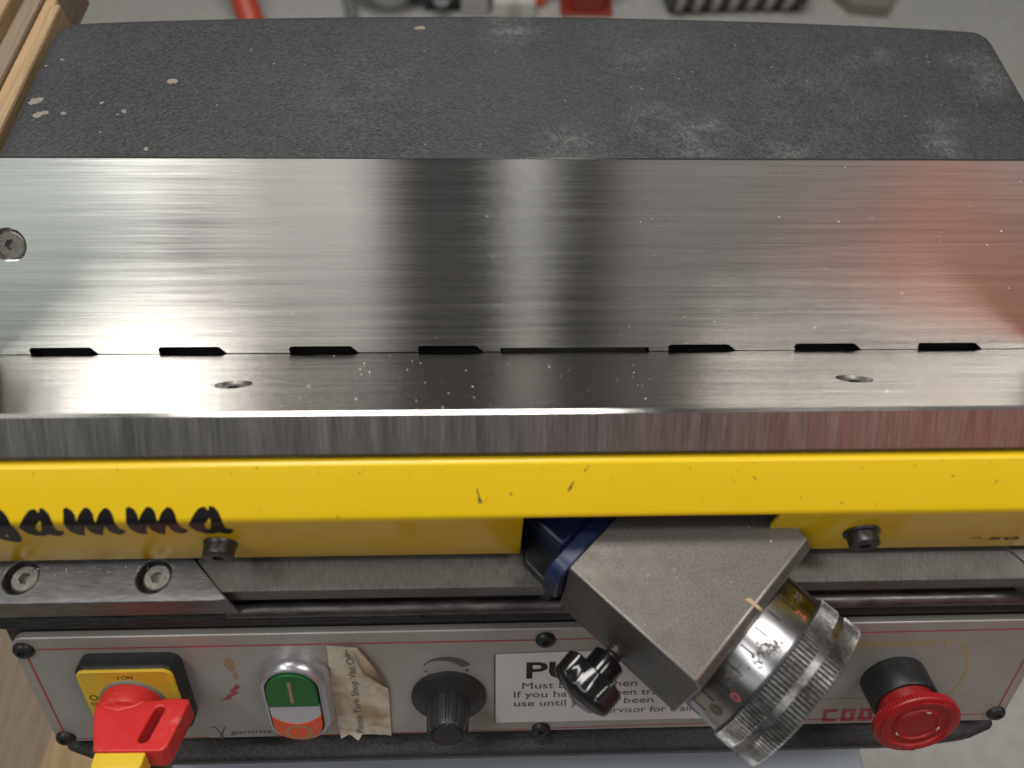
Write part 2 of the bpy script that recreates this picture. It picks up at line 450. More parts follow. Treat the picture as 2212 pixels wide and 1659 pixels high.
# stand under the machine: sheet-metal cabinet with a slightly proud top plate
st = empty('machine_stand', (0, 0, -750))
tag(st, 'pale blue grey painted metal stand under the machine, bottom edge of the picture', 'stand')
mb = MB(); mb.prism(W, rrect(-156, 166, -175, 150, 8), -158, -150)
finish('stand_top', mb, 'stand_paint', st, bevel=1.5)
mb = MB(); mb.box(W, -140, 150, -150, 140, -742, -158.5)
finish('stand_column', mb, 'stand_paint', st, bevel=3)
mb = MB(); mb.prism(W, rrect(-190, 200, -200, 200, 12), -749.5, -742.3)
finish('foot_plate', mb, 'stand_paint', st, bevel=2)

# ================================================================== MACHINE
M = empty('bevelling_machine', (0, 0, -149.9))
tag(M, 'yellow and dark grey bevelling machine with steel V guide plates above a sloping control panel', 'machine')

# --- casting under and behind the plates
body = [(-72, 40), (-72, -3.3), (-91, -3.3), (-91, -9), (-90, -16), (-97.6, -21.5), PN(0, -1, -3.5)[1:], PN(0, 59.5, -3.5)[1:],
        (-124.5, -84.5), (-108, -100), (-60, -126), (-60, -149.8), (120, -149.8), (120, -20), (8, -8.5), (0, -3.5), (-4, -3.5), (-9, -10.5), (-66, 45.5)]
mb = MB(); mb.prism(W, body, -177, 196.5, (1, 2, 0))
casting = finish('casting', mb, 'cast_paint', M, smooth=40, bevel=1.6, segs=3)
# lower lip of the casting, bowed in plan
lip = []
for i in range(33):
    x = -175 + (195 + 175) * i / 32; k = min(1, min(x + 175, 195 - x) / 52.)
    lip.append((x, -126.6 - 6.0 * math.sqrt(max(0, 1 - (1 - k) ** 2))))
lip += [(195, -112), (-175, -112)]
mb = MB(); mb.prism(W, lip, -96, -84.8)
finish('casting_lip', mb, 'cast_paint', M, bevel=2.5, segs=4)

# --- rounded motor cover behind the back plate
def cover_rings():
    rings = []
    x0, x1, y0 = -191.0, 213.0, 50.
    outline = []
    # plan outline with rounded back corners and a bowed back edge
    pts = [(x1, y0), (x1, 70), (x1, 95), (x1, 128)]
    for i in range(1, 8):
        a = math.radians(90 * i / 8); pts.append((x1 - 9 + 9 * math.cos(a), 130 + 10 * math.sin(a)))
    for i in range(0, 25):
        f = i / 24; x = (x1 - 9) + ((x0 + 9) - (x1 - 9)) * f
        pts.append((x, 140 + 8.0 * math.sin(math.pi * f) ** .8))
    for i in range(1, 8):
        a = math.radians(90 + 90 * i / 8); pts.append((x0 + 9 + 9 * math.cos(a), 130 + 10 * math.sin(a)))
    pts += [(x0, 128), (x0, 95), (x0, 70), (x0, y0)]
    return pts
out = cover_rings()
def inset(pts, d):
    cx, cy = 9, 50
    res = []
    n = len(pts)
    for i in range(n):
        a = Vector(pts[max(i - 1, 0)]); b = Vector(pts[min(i + 1, n - 1)]); t = (b - a).normalized(); nr = Vector((-t.y, t.x))
        p = Vector(pts[i]) + nr * d
        if i == 0 or i == n - 1: p.y = pts[i][1]
        res.append((p.x, p.y))
    return res
mb = MB(); rings = []
for d, z in ((0, -20), (0, 30), (0, 41.5), (.4, 44.2), (1.3, 46.0), (2.8, 47.0), (5, 47.4), (9, 47.6)):
    ring = [(x, y, z) for x, y in inset(out, d)]
    rings.append(ring)
n = len(rings[0]); mb.v = [p for r in rings for p in r]
for j in range(len(rings) - 1):
    for i in range(n - 1): mb.f.append((j * n + i, j * n + i + 1, (j + 1) * n + i + 1, (j + 1) * n + i))
mb.f.append(tuple(range((len(rings) - 1) * n, len(rings) * n)))
mb.f.append(tuple([j * n for j in range(len(rings))] + [j * n + n - 1 for j in range(len(rings) - 1, -1, -1)]))
mcover = finish('motor_cover', mb, 'textured_paint', M, smooth=50)
spots = [(-184.0, 86.8, 2.6, .8), (-181.5, 78.7, 2.0, .8), (-178.5, 79.4, 1.6, .8), (-171.4, 79.7, 1.2, .8), (-133.9, 98.5, 2.2, .9), (-158.6, 85.7, .9, .8), (-149.0, 80.9, 1.1, .9),
         (-151, 79.3, .8, .8), (-136.2, 59.6, 1.2, 1), (-37.4, 135.3, 2.2, .6), (-155, 69, .6, .6), (-186, 108, .8, .7), (-181, 112, .9, .7)]
mb = MB()
for x, y, r, sy in spots:
    for k in range(3):
        p = blob(x + random.uniform(-.4, .4) * r, y + random.uniform(-.4, .4) * r, r * random.uniform(.55, .9), 13, .35, sy)
        mb.add([(a, b, 47.66 + .01 * k) for a, b in p], [tuple(range(13))])
tag(finish('dust_spots', mb, 'dust_spot', mcover, smooth=0), kind='stuff')

# --- back guide plate, with the relief slots along its foot
slots = [(-183.3, -158, 2.7, 3.), (-135.0, -109.6, 2.7, 3.), (-85.5, -59.3, 2.7, 3.), (-36.1, -11.0, 2.6, 3.), (-4.3, 53.7, 1.7, .3), (61.5, 87.8, 2.6, 3.), (111.6, 138.1, 2.7, 3.), (161.1, 186.8, 2.7, 3.)]
poly = [(-196, .25)]
for a, b, h, sl in slots: poly += [(a, .25), (a - .5, h * .6), (a + .3, h), (b - sl, h), (b, .25)]
poly += [(212, .25), (212, 72.1), (-196, 72.1)]
mb = MB(); mb.prism(PA, poly, -8, 0)
plateA = finish('back_guide_plate', mb, 'brushed_steel', M, smooth=25)
mbc = MB(); mbc.lathe(PA, -185.6, 41.3, [(6.3, -3.2), (6.3, 2)], 40)
cut(plateA, [mbc])
mb = MB(); mb.prism(lambda a, b, c: PA(c, a, b), [(72.15, -.02), (72.15, -7.8), (72.8, -7.4), (72.8, -.75)], -196, 212)
finish('upper_chamfer', mb, 'brushed_steel', plateA, smooth=0)
finish('socket_screw', hexhead(PA, -185.4, 41.3, 5.5, -3.1, -.5, 2.2, 1.8, ch=.8), 'bolt_steel', plateA)
# near-black block put in for the shade inside the slots
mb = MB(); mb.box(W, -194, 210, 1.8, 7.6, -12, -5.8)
finish('slot_shade_block', mb, 'dark_void', M, smooth=0)
mb = MB(); mb.lathe(lambda a, b, c: (c, a, b), 4.6, -3.2, [(3.0, -3.5), (3.0, 53)], 24, rf=lambda t, r, h: .5 * math.cos(4 * t))
finish('cutter', mb, 'dark_gap', M)

# --- front guide plate
mb = MB(); mb.prism(PB, [(-196, .15), (212, .15), (212, 87.2), (-196, 87.2)], -12.5, 0)
plateB = finish('front_guide_plate', mb, 'brushed_steel', M, smooth=25)
holes = [(-90.6, 53.0), (111.0, 51.2)]
cs = []
for x, t in holes:
    m_ = MB(); m_.lathe(PB, x, t, [(3.2, -9), (3.2, -3.0), (6.2, .4)], 40); cs.append(m_)
cut(plateB, cs)
def matte_holes(o, axes):
    o.data.materials.append(MAT['bolt_steel'])
    for p in o.data.polygons:
        if max(abs(p.normal.dot(Vector(a))) for a in axes) < .97 and p.area < 4e-5: p.material_index = 1
matte_holes(plateB, ((1, 0, 0), (0, Q, Q), (0, -Q, Q)))
for x, t in holes:
    finish('countersunk_screw', hexhead(PB, x, t, 5.5, -3.4, -.85, 2.1, 1.6, ch=.9), 'cap_steel', plateB)
# ground front edge and its two bright chamfers
mb = MB(); mb.prism(PB, [(-196, 87.35), (212, 87.35), (212, 88.1), (-196, 88.1)], -12.2, -.95)
finish('ground_edge', mb, 'milled_edge', plateB, smooth=0)
mb = MB(); mb.prism(lambda a, b, c: PB(c, a, b), [(87.2, 0), (88.1, -.95), (87.2, -.95)], -196, 212)
finish('upper_chamfer', mb, 'brushed_steel', plateB, smooth=0)
mb = MB(); mb.prism(lambda a, b, c: PB(c, a, b), [(86.6, -12.5), (88.1, -12.2), (87.3, -13.4), (85.5, -13.8)], -196, 212)
finish('lower_chamfer', mb, 'cap_steel', plateB, smooth=0)

# --- yellow front cover (bent sheet)
fold = (-85.3, 40.9)
def bend(p0, p1, p2, r, n=7):
    a = (Vector(p0) - Vector(p1)).normalized(); b = (Vector(p2) - Vector(p1)).normalized()
    half = a.angle(b) / 2; d = r / math.tan(half); c = Vector(p1) + (a + b).normalized() * (r / math.sin(half))
    s0 = Vector(p1) + a * d; s1 = Vector(p1) + b * d; out = []
    for i in range(n):
        f = i / (n - 1); v = (s0 - c).lerp(s1 - c, f).normalized() * r; out.append(tuple(c + v))
    return out
prof = [(-66.8, 48.6), (-70.2, 51.5)] + bend((-70.2, 51.5), (-73.2, 51.15), fold, 1.0, 5)
prof += bend((-73.2, 51.15), fold, (-85.3, 10), 3.2, 9)
kfold = len(prof) - 1
prof += [(-85.3, 34), (-85.3, 22)] + bend((-85.3, 22), (-85.3, 10.6), (-80, 10.6), .9, 4)
xsx = [-200, -150, -100, -50, 0, 25, 50, 75, 120, 165, 214]
mb = MB()
for x in xsx:
    for y, z in prof: mb.v.append((x, y, z))
n = len(prof)
for i in range(len(xsx) - 1):
    for j in range(n - 1):
        if 0 <= xsx[i] < 75 and j >= kfold - 3: continue
        mb.f.append((i * n + j, i * n + j + 1, (i + 1) * n + j + 1, (i + 1) * n + j))
cover = finish('front_cover', mb, 'yellow_paint', M, smooth=50)
# make sure the outside faces the viewer before giving the sheet its thickness
me = cover.data
if sum(p.normal.y for p in me.polygons) > 0: me.flip_normals()
m_ = cover.modifiers.new('sheet', 'SOLIDIFY'); m_.thickness = .0015; m_.offset = -1

# arc-length map over the cover: s = 0 at the fold
L = [0]
for p, q in zip(prof[:-1], prof[1:]): L.append(L[-1] + math.dist(p, q))
sf = L[kfold - 4]
def CV(x, s_, h):
    t = s_ + sf
    for i in range(len(prof) - 1):
        if t <= L[i + 1] or i == len(prof) - 2:
            f = (t - L[i]) / (L[i + 1] - L[i]); p = Vector(prof[i]).lerp(Vector(prof[i + 1]), f)
            d = Vector(prof[i + 1]) - Vector(prof[i]); nr = Vector((d.y, -d.x)).normalized()
            if nr.x > 0: nr = -nr
            p = p + nr * h; return (x, p.x, p.y)
from mathutils.geometry import tessellate_polygon
def on_cover(name, loops_list, mat, h=.09, parent=cover):
    bm = bmesh.new()
    for loops in loops_list:
        vl = [[Vector((x, y, 0)) for x, y in lp] for lp in loops]
        tri = tessellate_polygon(vl); flatv = [v for l_ in vl for v in l_]
        bv = [bm.verts.new(v) for v in flatv]
        for t in tri:
            try: bm.faces.new([bv[i] for i in t])
            except ValueError: pass
    for s_ in (-8, -5, -3.2, -2.4, -1.8, -1.2, -.6, 0, .6, 1.2, 1.8, 2.4, 3.2, 5, 8):
        bmesh.ops.bisect_plane(bm, geom=bm.verts[:] + bm.edges[:] + bm.faces[:], plane_co=(0, s_, 0), plane_no=(0, 1, 0))
    bm.verts.index_update(); mb = MB()
    mb.add([CV(v.co.x, v.co.y, h) for v in bm.verts], [tuple(v.index for v in f.verts) for f in bm.faces]); bm.free()
    return finish(name, mb, mat, parent, smooth=60)
def smoothpoly(p, it=2):
    for _ in range(it):
        q = []
        for i in range(len(p)):
            a, b = p[i], p[(i + 1) % len(p)]
            q += [(a[0] * .86 + b[0] * .14, a[1] * .86 + b[1] * .14), (a[0] * .14 + b[0] * .86, a[1] * .14 + b[1] * .86)]
        p = q
    return p
def grow(p, d):
    ar = sum(p[i][0] * p[(i + 1) % len(p)][1] - p[(i + 1) % len(p)][0] * p[i][1] for i in range(len(p)))
    sg = 1 if ar > 0 else -1; out = []
    for i in range(len(p)):
        a = Vector(p[i - 1]); b = Vector(p[i]); c = Vector(p[(i + 1) % len(p)])
        n1 = (b - a).normalized(); n2 = (c - b).normalized(); t = (n1 + n2)
        t = t.normalized() if t.length > .2 else n1
        out.append((b.x + sg * t.y * d, b.y - sg * t.x * d))
    return out
LET = {
    'g': [(-151.0, -3.0),(-147.9, -3.1),(-146.0, -2.6),(-145.1, -2.1),(-144.0, -0.9),(-143.6, 1.5),(-144.6, 5.9),(-145.9, 9.9),(-147.0, 11.7),(-148.2, 12.4),(-149.7, 11.6),(-151.6, 10.2),(-152.2, 6.5)],
    'gh': [(-149.5, 7.9),(-148.2, 6.8),(-148.6, 9.2)],
    'a1': [(-142.0, 2.0),(-139.6, -1.0),(-137.9, -2.4),(-136.5, -2.6),(-135.3, -1.8),(-135.0, -2.8),(-134.0, -2.6),(-132.8, -1.6),(-132.1, -0.1),(-133.0, 3.2),(-133.1, 4.8),(-131.5, 5.1),(-132.3, 6.8),(-133.7, 8.1),(-135.3, 8.0),(-136.4, 6.9),(-138.5, 8.1),(-140.6, 7.7),(-141.9, 5.8),(-142.1, 3.3)],
    'a1h': [(-137.7, 1.8),(-135.9, -0.3),(-135.0, -0.5),(-135.6, 1.4),(-137.1, 4.4),(-138.1, 5.2),(-138.5, 4.4)],
    'm1': [(-128.5, -2.6),(-127.7, -2.8),(-126.4, -2.2),(-125.7, -1.3),(-125.4, 0.1),(-124.5, -1.3),(-122.8, -2.8),(-121.7, -2.6),(-120.8, -1.7),(-120.4, 0.5),(-118.7, -1.7),(-117.2, -2.7),(-116.2, -2.4),(-115.3, -1.3),(-115.1, 0.9),(-115.4, 3.9),(-114.2, 5.1),(-115.1, 6.8),(-116.6, 7.9),(-118.2, 6.9),(-118.6, 4.7),(-118.1, 1.5),(-120.0, 4.2),(-121.8, 8.1),(-123.0, 7.4),(-124.0, 6.0),(-123.8, 3.6),(-123.3, 1.3),(-125.5, 4.4),(-126.9, 8.2),(-128.5, 7.4),(-129.4, 5.1),(-129.1, 2.1),(-128.6, -0.9)],
    'm2': [(-111.3, -2.6),(-110.5, -2.8),(-109.3, -2.3),(-108.5, -1.3),(-108.2, 0.0),(-107.3, -1.3),(-105.6, -2.8),(-104.5, -2.6),(-103.6, -1.8),(-103.1, 0.4),(-101.5, -1.7),(-100.0, -2.7),(-98.9, -2.4),(-98.1, -1.4),(-97.8, 0.8),(-97.8, 3.8),(-96.6, 5.0),(-97.3, 6.8),(-98.8, 7.8),(-100.5, 6.9),(-101.0, 4.6),(-100.7, 1.4),(-102.5, 4.1),(-104.0, 8.1),(-105.2, 7.4),(-106.3, 5.9),(-106.4, 3.5),(-106.0, 1.2),(-108.0, 4.3),(-109.2, 8.1),(-110.8, 7.4),(-111.9, 5.1),(-111.8, 2.0),(-111.4, -0.9)],
    'a2': [(-94.9, 2.0),(-92.9, -1.0),(-91.2, -2.4),(-89.8, -2.7),(-88.6, -1.8),(-88.3, -2.8),(-87.2, -2.6),(-86.0, -1.6),(-85.3, -0.1),(-85.6, 3.2),(-85.4, 4.8),(-83.7, 5.1),(-84.2, 6.8),(-85.4, 8.2),(-87.0, 8.1),(-88.3, 7.0),(-90.3, 8.1),(-92.5, 7.7),(-94.2, 5.8),(-94.9, 3.3)],
    'a2h': [(-90.7, 1.8),(-89.1, -0.3),(-88.2, -0.6),(-88.5, 1.4),(-89.6, 4.4),(-90.4, 5.3),(-91.0, 4.4)],
}
for ls in ((('g', 'gh'),), (('a1', 'a1h'),), (('m1',),), (('m2',),), (('a2', 'a2h'),)):
    on_cover('script_letter', [[[(x, y * 1.5 - .15 if y < 0 else y * 1.08 - .15) for x, y in smoothpoly(grow(LET[k], -.05 if k.endswith('h') else .22), 1)] for k in grp] for grp in ls], 'logo_black')
# worn model number near the right end
text('number', '50', lambda x, z, h: (x, -85.3 - h, z), 148.3, 17.4, 3.4, .12, 'print_black', cover, width=10.2, up=(0, 1), bold=.05)
flat('number', strip([(142.4 + 3.9 * i / 8, 18.6 + 1.0 * math.sin(math.pi * i / 8)) for i in range(9)], .5), lambda x, z, h: (x, -85.3 - h, z), .12, 'print_black', cover)
# chipped paint
chips = []
def streak(x0, s0, x1, s1, w0, w1, n=6):
    a = []; b = []
    for i in range(n):
        f = i / (n - 1); w = (w0 + (w1 - w0) * f) * random.uniform(.6, 1.3); x = x0 + (x1 - x0) * f + random.uniform(-.08, .08); s_ = s0 + (s1 - s0) * f
        a.append((x - w / 2, s_)); b.append((x + w / 2, s_))
    return [a + b[::-1]]
chips += [streak(-13.2, -8.9, -12.2, -4.4, .25, 1.1), streak(14.4, -10.6, 12.9, -7.6, .25, 1.2), streak(18.8, -15.1, 17.3, -13.2, .15, .4),
          streak(-3.6, -7.4, -3.3, -6.4, .5, .3), streak(-52.4, -1.3, -52.9, -.1, .3, .2), streak(92, -3.4, 92.5, -2.9, .5, .4), streak(138, -9.5, 137, -8.2, .5, .2),
          streak(66, -11.3, 67, -10.2, .3, .5), streak(97, -13.8, 98, -13.2, .3, .3), streak(124, -11.2, 125, -10.4, .3, .5), streak(158, -14.9, 158.6, -14.1, .6, .5),
          streak(60, -10.5, 60.6, -9.8, .3, .3), streak(-40, -14.6, -38.4, -14.5, .3, .3), streak(80, -5, 80.4, -4.5, .3, .3), streak(-150, -9, -149.6, -8.8, .3, .3)]
for i in range(26):
    x = random.uniform(-190, 205); s0 = random.uniform(-14, -2); chips.append(streak(x, s0, x + random.uniform(-2.5, 2.5), s0 + random.uniform(.3, 2.2), .05, .09, 4))
for i in range(30): chips.append([blob(random.uniform(-190, 205), random.uniform(-15.4, -13.6), random.uniform(.08, .25), 6, .4)])
tag(on_cover('paint_chips', chips, 'chip_dark', .06), kind='stuff')
# cap screws standing out of the cover's front face
def cap_screw(x, z, washer):
    fr = lambda a, b, c: (a, -85.3 - c, b)
    mbw = MB(); mbw.lathe(fr, x, z, [(5.5 if washer else 5.0, .02), (5.5 if washer else 5.0, .9 if washer else .5), (4.6, 1.3)], 32)
    sc = finish('cap_screw', hexhead(fr, x, z, 4.6, .6, 4.9, 1.9, 2.2, ch=.6), 'cap_steel', cover)
    finish('washer', mbw, 'cap_steel', sc)
cap_screw(-90.3, 24.2, False); cap_screw(104.2, 26.3, True)

# --- steel ledge below the cover
mb = MB(); mb.box(W, -103, 214, -94.5, -72.2, -3.2, 6.0)
ledge = finish('ledge', mb, 'rail_steel', M, smooth=0, bevel=.35)
mb = MB(); mb.prism(W, [(-200, -73), (-115.4, -73), (-103.2, -84.4), (-91.1, -97.2), (-92.2, -97.4), (-200, -97.4)], -8.5, 6.7)
lbar = finish('clamp_bar', mb, 'bar_steel', M, smooth=0)
cs = []
for x, y in ((-156.7, -89.0), (-115.6, -89.3)):
    m_ = MB(); m_.lathe(W, x, y, [(5.3, 2.0), (5.3, 8)], 40); cs.append(m_)
cut(lbar, cs)
b_ = lbar.modifiers.new('edge', 'BEVEL'); b_.width = .0005; b_.segments = 2; b_.limit_method = 'ANGLE'; b_.angle_limit = math.radians(50)
for x, y in ((-156.0, -89.0), (-114.9, -89.3)):
    finish('socket_screw', hexhead(W, x, y, 4.3, 2.05, 5.6, 2.0, 2.2, ch=.45), 'head_steel', lbar)
mb = MB(); mb.prism(W, [(162.5, -85.1), (170.5, -94.9), (171.2, -97.3), (214, -97.3), (214, -73), (152, -73)], -8.5, 6.7)
finish('clamp_bar', mb, 'bar_steel', M, smooth=0, bevel=.5)
mb = MB(); mb.tube([(-96, -95.6, -10.6), (-40, -95.6, -10.6), (20, -95.6, -10.6), (100, -95.6, -10.6), (213, -95.6, -10.6)], 2.6, 20)
finish('guide_rod', mb, 'rod_steel', M, smooth=60)

mb = MB(); mb.tube([(-168 + 9 * i, -95.5 - .3 * math.sin(i * 2.1), -17.6 + .3 * math.sin(i * 1.3)) for i in range(16)], [1.7 + .5 * random.random() for i in range(16)], 12)
finish('casting_seam', mb, 'cast_paint', M, smooth=60)
# --- mechanism seen in the opening of the cover
mb = MB(); mb.box(AD, 50, 71.6, -53, -20, -2, 22)
finish('blue_bracket', mb, 'blue_paint', M, bevel=2, segs=3)
mb = MB(); mb.prism(AD, rrect(-62.5, -8, 2, 26.5, 7), 72, 77.4, (1, 2, 0))
finish('blue_flange', mb, 'blue_paint', M, bevel=.6)
mb = MB(); mb.prism(W, [(1.2, -77), (1.2, -87.5), (7.0, -94), (10.5, -95.5), (16, -88), (16, -77)], -9, 9.5)
finish('black_bracket', mb, 'black_plastic', M, bevel=1.2, segs=3)
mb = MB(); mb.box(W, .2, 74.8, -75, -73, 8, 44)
finish('opening_shade_sheet', mb, 'dark_gap', M, smooth=0)  # near-black sheet standing in for the shade inside the opening

# ================================================================== depth adjuster (part of the machine)
mb = MB(); mb.prism(AD, [(77.8, -58.7), (125.7, -58.7), (125.7, -2.6), (118.5, -2.4 + 1.0), (104, 8), (77.8, 8)], -8, 30)
blk = finish('adjuster_block', mb, 'block_steel', M, smooth=0)
# long chamfer along the dial side
m_ = MB(); m_.prism(lambda p, q, r: AD(p, r, q), [(122.7, 30.5), (126.5, 30.5), (126.5, 26.2)], -80, 30)
cut(blk, [m_])
blk.data.materials.append(MAT['worn_edge'])
b_ = blk.modifiers.new('edge', 'BEVEL'); b_.material = 1; b_.width = .00045; b_.segments = 2; b_.limit_method = 'ANGLE'; b_.angle_limit = math.radians(30)
DB, DZ = -30.6, 2.0
DF = lambda p, q, r: AD(r, DB + p, DZ + q)
mb = MB(); mb.lathe(DF, 0, 0, [(25.0, 125.9), (25.4, 126.4), (25.4, 137.2), (25.0, 137.5)], 128)
dial = finish('scale_dial', mb, 'chrome', M, smooth=40)
mb = MB(); mb.lathe(DF, 0, 0, [(25.2, 137.0), (25.65, 137.2), (25.65, 137.9), (25.2, 138.1)], 128)
finish('dial_rim', mb, 'cap_steel', dial, smooth=40)
# knurled hand ring: two toothed bands with a plain band between
TE = 118; n = TE * 4
def kn(t, r, h):
    k = (t * TE / (2 * math.pi)) % 1
    return 0 if (k < .5) else -.9
def ringpts(r, h, teeth):
    out = []
    for i in range(n):
        t = 2 * math.pi * (i + .5) / n; rr = r + (kn(t, r, h) if teeth else 0)
        out.append(DF(rr * math.cos(t), rr * math.sin(t), h))
    return out
mb = MB()
mb.loft([ringpts(25.3, 137.9, 0), ringpts(25.9, 138.0, 0), ringpts(26.4, 138.2, 1), ringpts(26.4, 143.4, 1), ringpts(26.05, 143.6, 0), ringpts(26.05, 145.8, 0),
         ringpts(26.4, 146.0, 1), ringpts(26.4, 150.6, 1), ringpts(26.1, 150.9, 0), ringpts(24.8, 151.4, 0)])
grip_o = finish('knurled_grip', mb, 'grip_steel', dial, smooth=25, weld=False)
grip_o.data.materials.append(MAT['groove_dark'])  # shade between the teeth put into the colour of the groove faces
for p in grip_o.data.polygons:
    c_ = p.center + WO[grip_o.name] if False else Vector(p.center) + WO[grip_o.name]
    ax = Vector(AD(0, DB, DZ)) * MM; adir = Vector((Q, -Q, 0)); d_ = c_ - ax; rr = (d_ - adir * d_.dot(adir)).length / MM; al = d_.dot(adir) / MM
    if rr < 25.75 and (138.7 < al < 142.9 or 146.7 < al < 150.1): p.material_index = 1
# engraved graduation: lines and figures filled with paint
def CY(th, a, h):   # th degrees from +b towards +z, a along axis
    r = 25.4 + h; t = math.radians(th); return DF(r * math.cos(t), r * math.sin(t), a)
for k in range(-6, 19):
    th = 141.4 - k * 14.6; lng = (k % 5 == 0)
    if not -40 < th < 215: continue
    w = .60
    dth = math.degrees(w / 2 / 25.4)
    mbt = MB(); mbt.box(CY, th - dth, th + dth, 126.7, 133.0 if lng else 131.2, -.2, .05)
    finish('graduation_line', mbt, 'print_black', dial, smooth=0)
deg = math.degrees(1 / 25.4)
def digit(s, th, a):
    text('figure', s, CY, th + 1.25 * deg, a + 3.0, 4.4, .06, 'print_red', dial, along=(-deg, 0), up=(0, -1), bold=.02)
digit('0', 140.6, 133.0); digit('2', 68.0, 133.0); digit('8', 212, 133.)
# threaded set-screw hole
mb = MB(); mb.lathe(lambda p, q, r: CY(161.3 + p * deg, 133.1 + q, r), 0, 0, [(2.1, .07), (1.5, .07), (1.6, .16), (1.1, .10), (1.2, .18), (.6, .12), (.2, .12)], 28)
finish('set_screw', mb, 'bolt_steel', dial)
# oxide crust on the dial
mb = MB()
for cth, ca, sth, sa, cnt in ((108, 132.2, 11, 2.2, 70), (100, 134.4, 7, 1.4, 40), (128, 130.5, 12, 1.8, 30), (55, 131.5, 6, 2.0, 30)):
    for i in range(cnt):
        th = random.gauss(cth, sth / 2); a = random.gauss(ca, sa / 2); a = min(max(a, 127.2), 136.6)
        r = random.uniform(.12, .5); p = blob(0, 0, r, 7, .4)
        mb.add([CY(th + x * deg, a + y, .03 + .002 * (i % 20)) for x, y in p], [tuple(range(7))])
tag(finish('oxide_crust', mb, 'oil_stain', dial, smooth=0), kind='stuff')
# clamp screw with cross knob on the block's left side
KF = lambda p, q, r: AD(101.3 + p, -58.7 - r, -1.0 + q)
mb = MB(); mb.lathe(KF, 0, 0, [(3.6, -.5), (3.6, .4), (2.9, .5), (2.9, 1.4), (2.5, 1.6), (2.9, 1.8), (2.5, 2.0), (2.9, 2.2), (2.5, 2.4), (2.9, 2.6), (2.9, 4)], 32)
stub = finish('clamp_screw', mb, 'bolt_steel', M)
mb = MB(); mb.lathe(KF, 0, 0, [(4.8, 3.4), (5.5, 3.9), (5.5, 10.4)], 40)
finish('knob_collar', mb, 'knob_black', stub, smooth=40)
def cross(r, ang=math.radians(38)):
    out = []; nn = 80
    for i in range(nn):
        t = 2 * math.pi * i / nn; k = math.cos(3 * (t - ang))
        rr = r * (.82 + .18 * math.tanh(2.2 * k) / math.tanh(2.2))
        out.append((rr * math.cos(t), rr * math.sin(t)))
    return out
mb = MB(); rings = []
for r, h in ((10.0, 10.2), (10.8, 10.8), (10.8, 17.4), (10.3, 18.3), (8.4, 19.2), (4, 20.0), (1, 20.2)): rings.append([KF(x, y, h) for x, y in cross(r)])
mb.loft(rings)
finish('knob_head', mb, 'knob_black', stub, smooth=40)
# splinter caught on the block edge
mb = MB(); mb.prism(lambda p, q, r: AD(122.3 + p, -30 + q, 29.9 + r), [(-2.4, -.9), (-1.4, .5), (2.2, .4), (3.6, -.1), (2.0, -.5), (0, -.7)], .0, .35)
tag(finish('wood_splinter', mb, 'wood_sliver', None, smooth=0), 'tiny pale wood splinter caught on the edge of the square steel block', 'splinter')

# ================================================================== control panel
def plate_outline():
    p = []
    u0, u1, v0, v1 = -174.2, 193.2, 0, 58.2
    for cx, cy, r, a0 in ((u1 - 6, v1 - 6, 6, 0), (u0 + 4, v1 - 4, 4, 90), (u0 + 5, v0 + 5, 5, 180), (u1 - 5, v0 + 5, 5, 270)):
        for i in range(7):
            a = math.radians(a0 + 15 * i); p.append((cx + r * math.cos(a), cy + r * math.sin(a)))
    return p
po = plate_outline()
mb = MB(); mb.prism(PN, po, -3.3, 0)
panel = finish('control_panel', mb, 'panel_aluminium', M, smooth=30, bevel=.5)
for u, v in ((-170.2, 5.6), (-170.2, 55.4), (10, 5.2), (10, 56.6), (189.2, 53.0), (189.2, 5.2)):
    mb = MB(); mb.lathe(PN, u, v, [(3.6, .02), (3.6, .5), (3.3, 1.2), (2.6, 1.8), (1.7, 2.15), (1.3, 2.2), (1.2, 1.2)], 28)
    finish('button_screw', mb, 'black_plastic', panel, smooth=50)
RED = strip([(-166.2, 5.7), (6.2, 5.6)], .75) + strip([(13.8, 5.5), (185.4, 4.6)], .65)
flat('red_border', RED, PN, .07, 'print_red', panel)
flat('red_border', strip([(-170.2, 9.4), (-170.2, 51.7)], .8), PN, .07, 'print_red', panel)
flat('red_border', strip([(-166.2, 56.6), (-116.8, 57.4)], .5) + strip([(-92, 57.6), (6.2, 57.0)], .55) + strip([(13.8, 56.6), (185.4, 53.9)], .5), PN, .07, 'print_red', panel)
flat('red_border', strip([(189.2, 9.4), (189.2, 49.2)], .7), PN, .07, 'print_red', panel)
# small script logo
text('logo', 'gamma', PN, -108.6, 55.7, 3.6, .07, 'print_grey', panel, width=15.5, shear=.25)
flat('logo', strip([(-115.4, 51.2), (-113.9, 51.0), (-112.8, 53.5), (-112.3, 56), (-112.6, 58.4), (-111.8, 58.4), (-111.9, 56), (-111.0, 53.2), (-109.8, 51.0)], .55), PN, .07, 'print_grey', panel)
# lightning mark with its stain
flat('lightning_mark', [[(-101.3, 26.2), (-104.6, 30.2), (-103.4, 30.5), (-106.6, 33.2), (-106, 33.6), (-109.2, 35.6), (-104.5, 34.6), (-104.9, 33.8), (-101.2, 31.2), (-102.6, 30.6), (-100.3, 28.0)]], PN, .07, 'print_red', panel)
flat('stain', [blob(-102.0, 15.8, 1.9, 12, .25, 1.9), blob(-101.0, 22, 1.0, 10, .35, 2.4)], PN, .05, 'tan_print', panel)
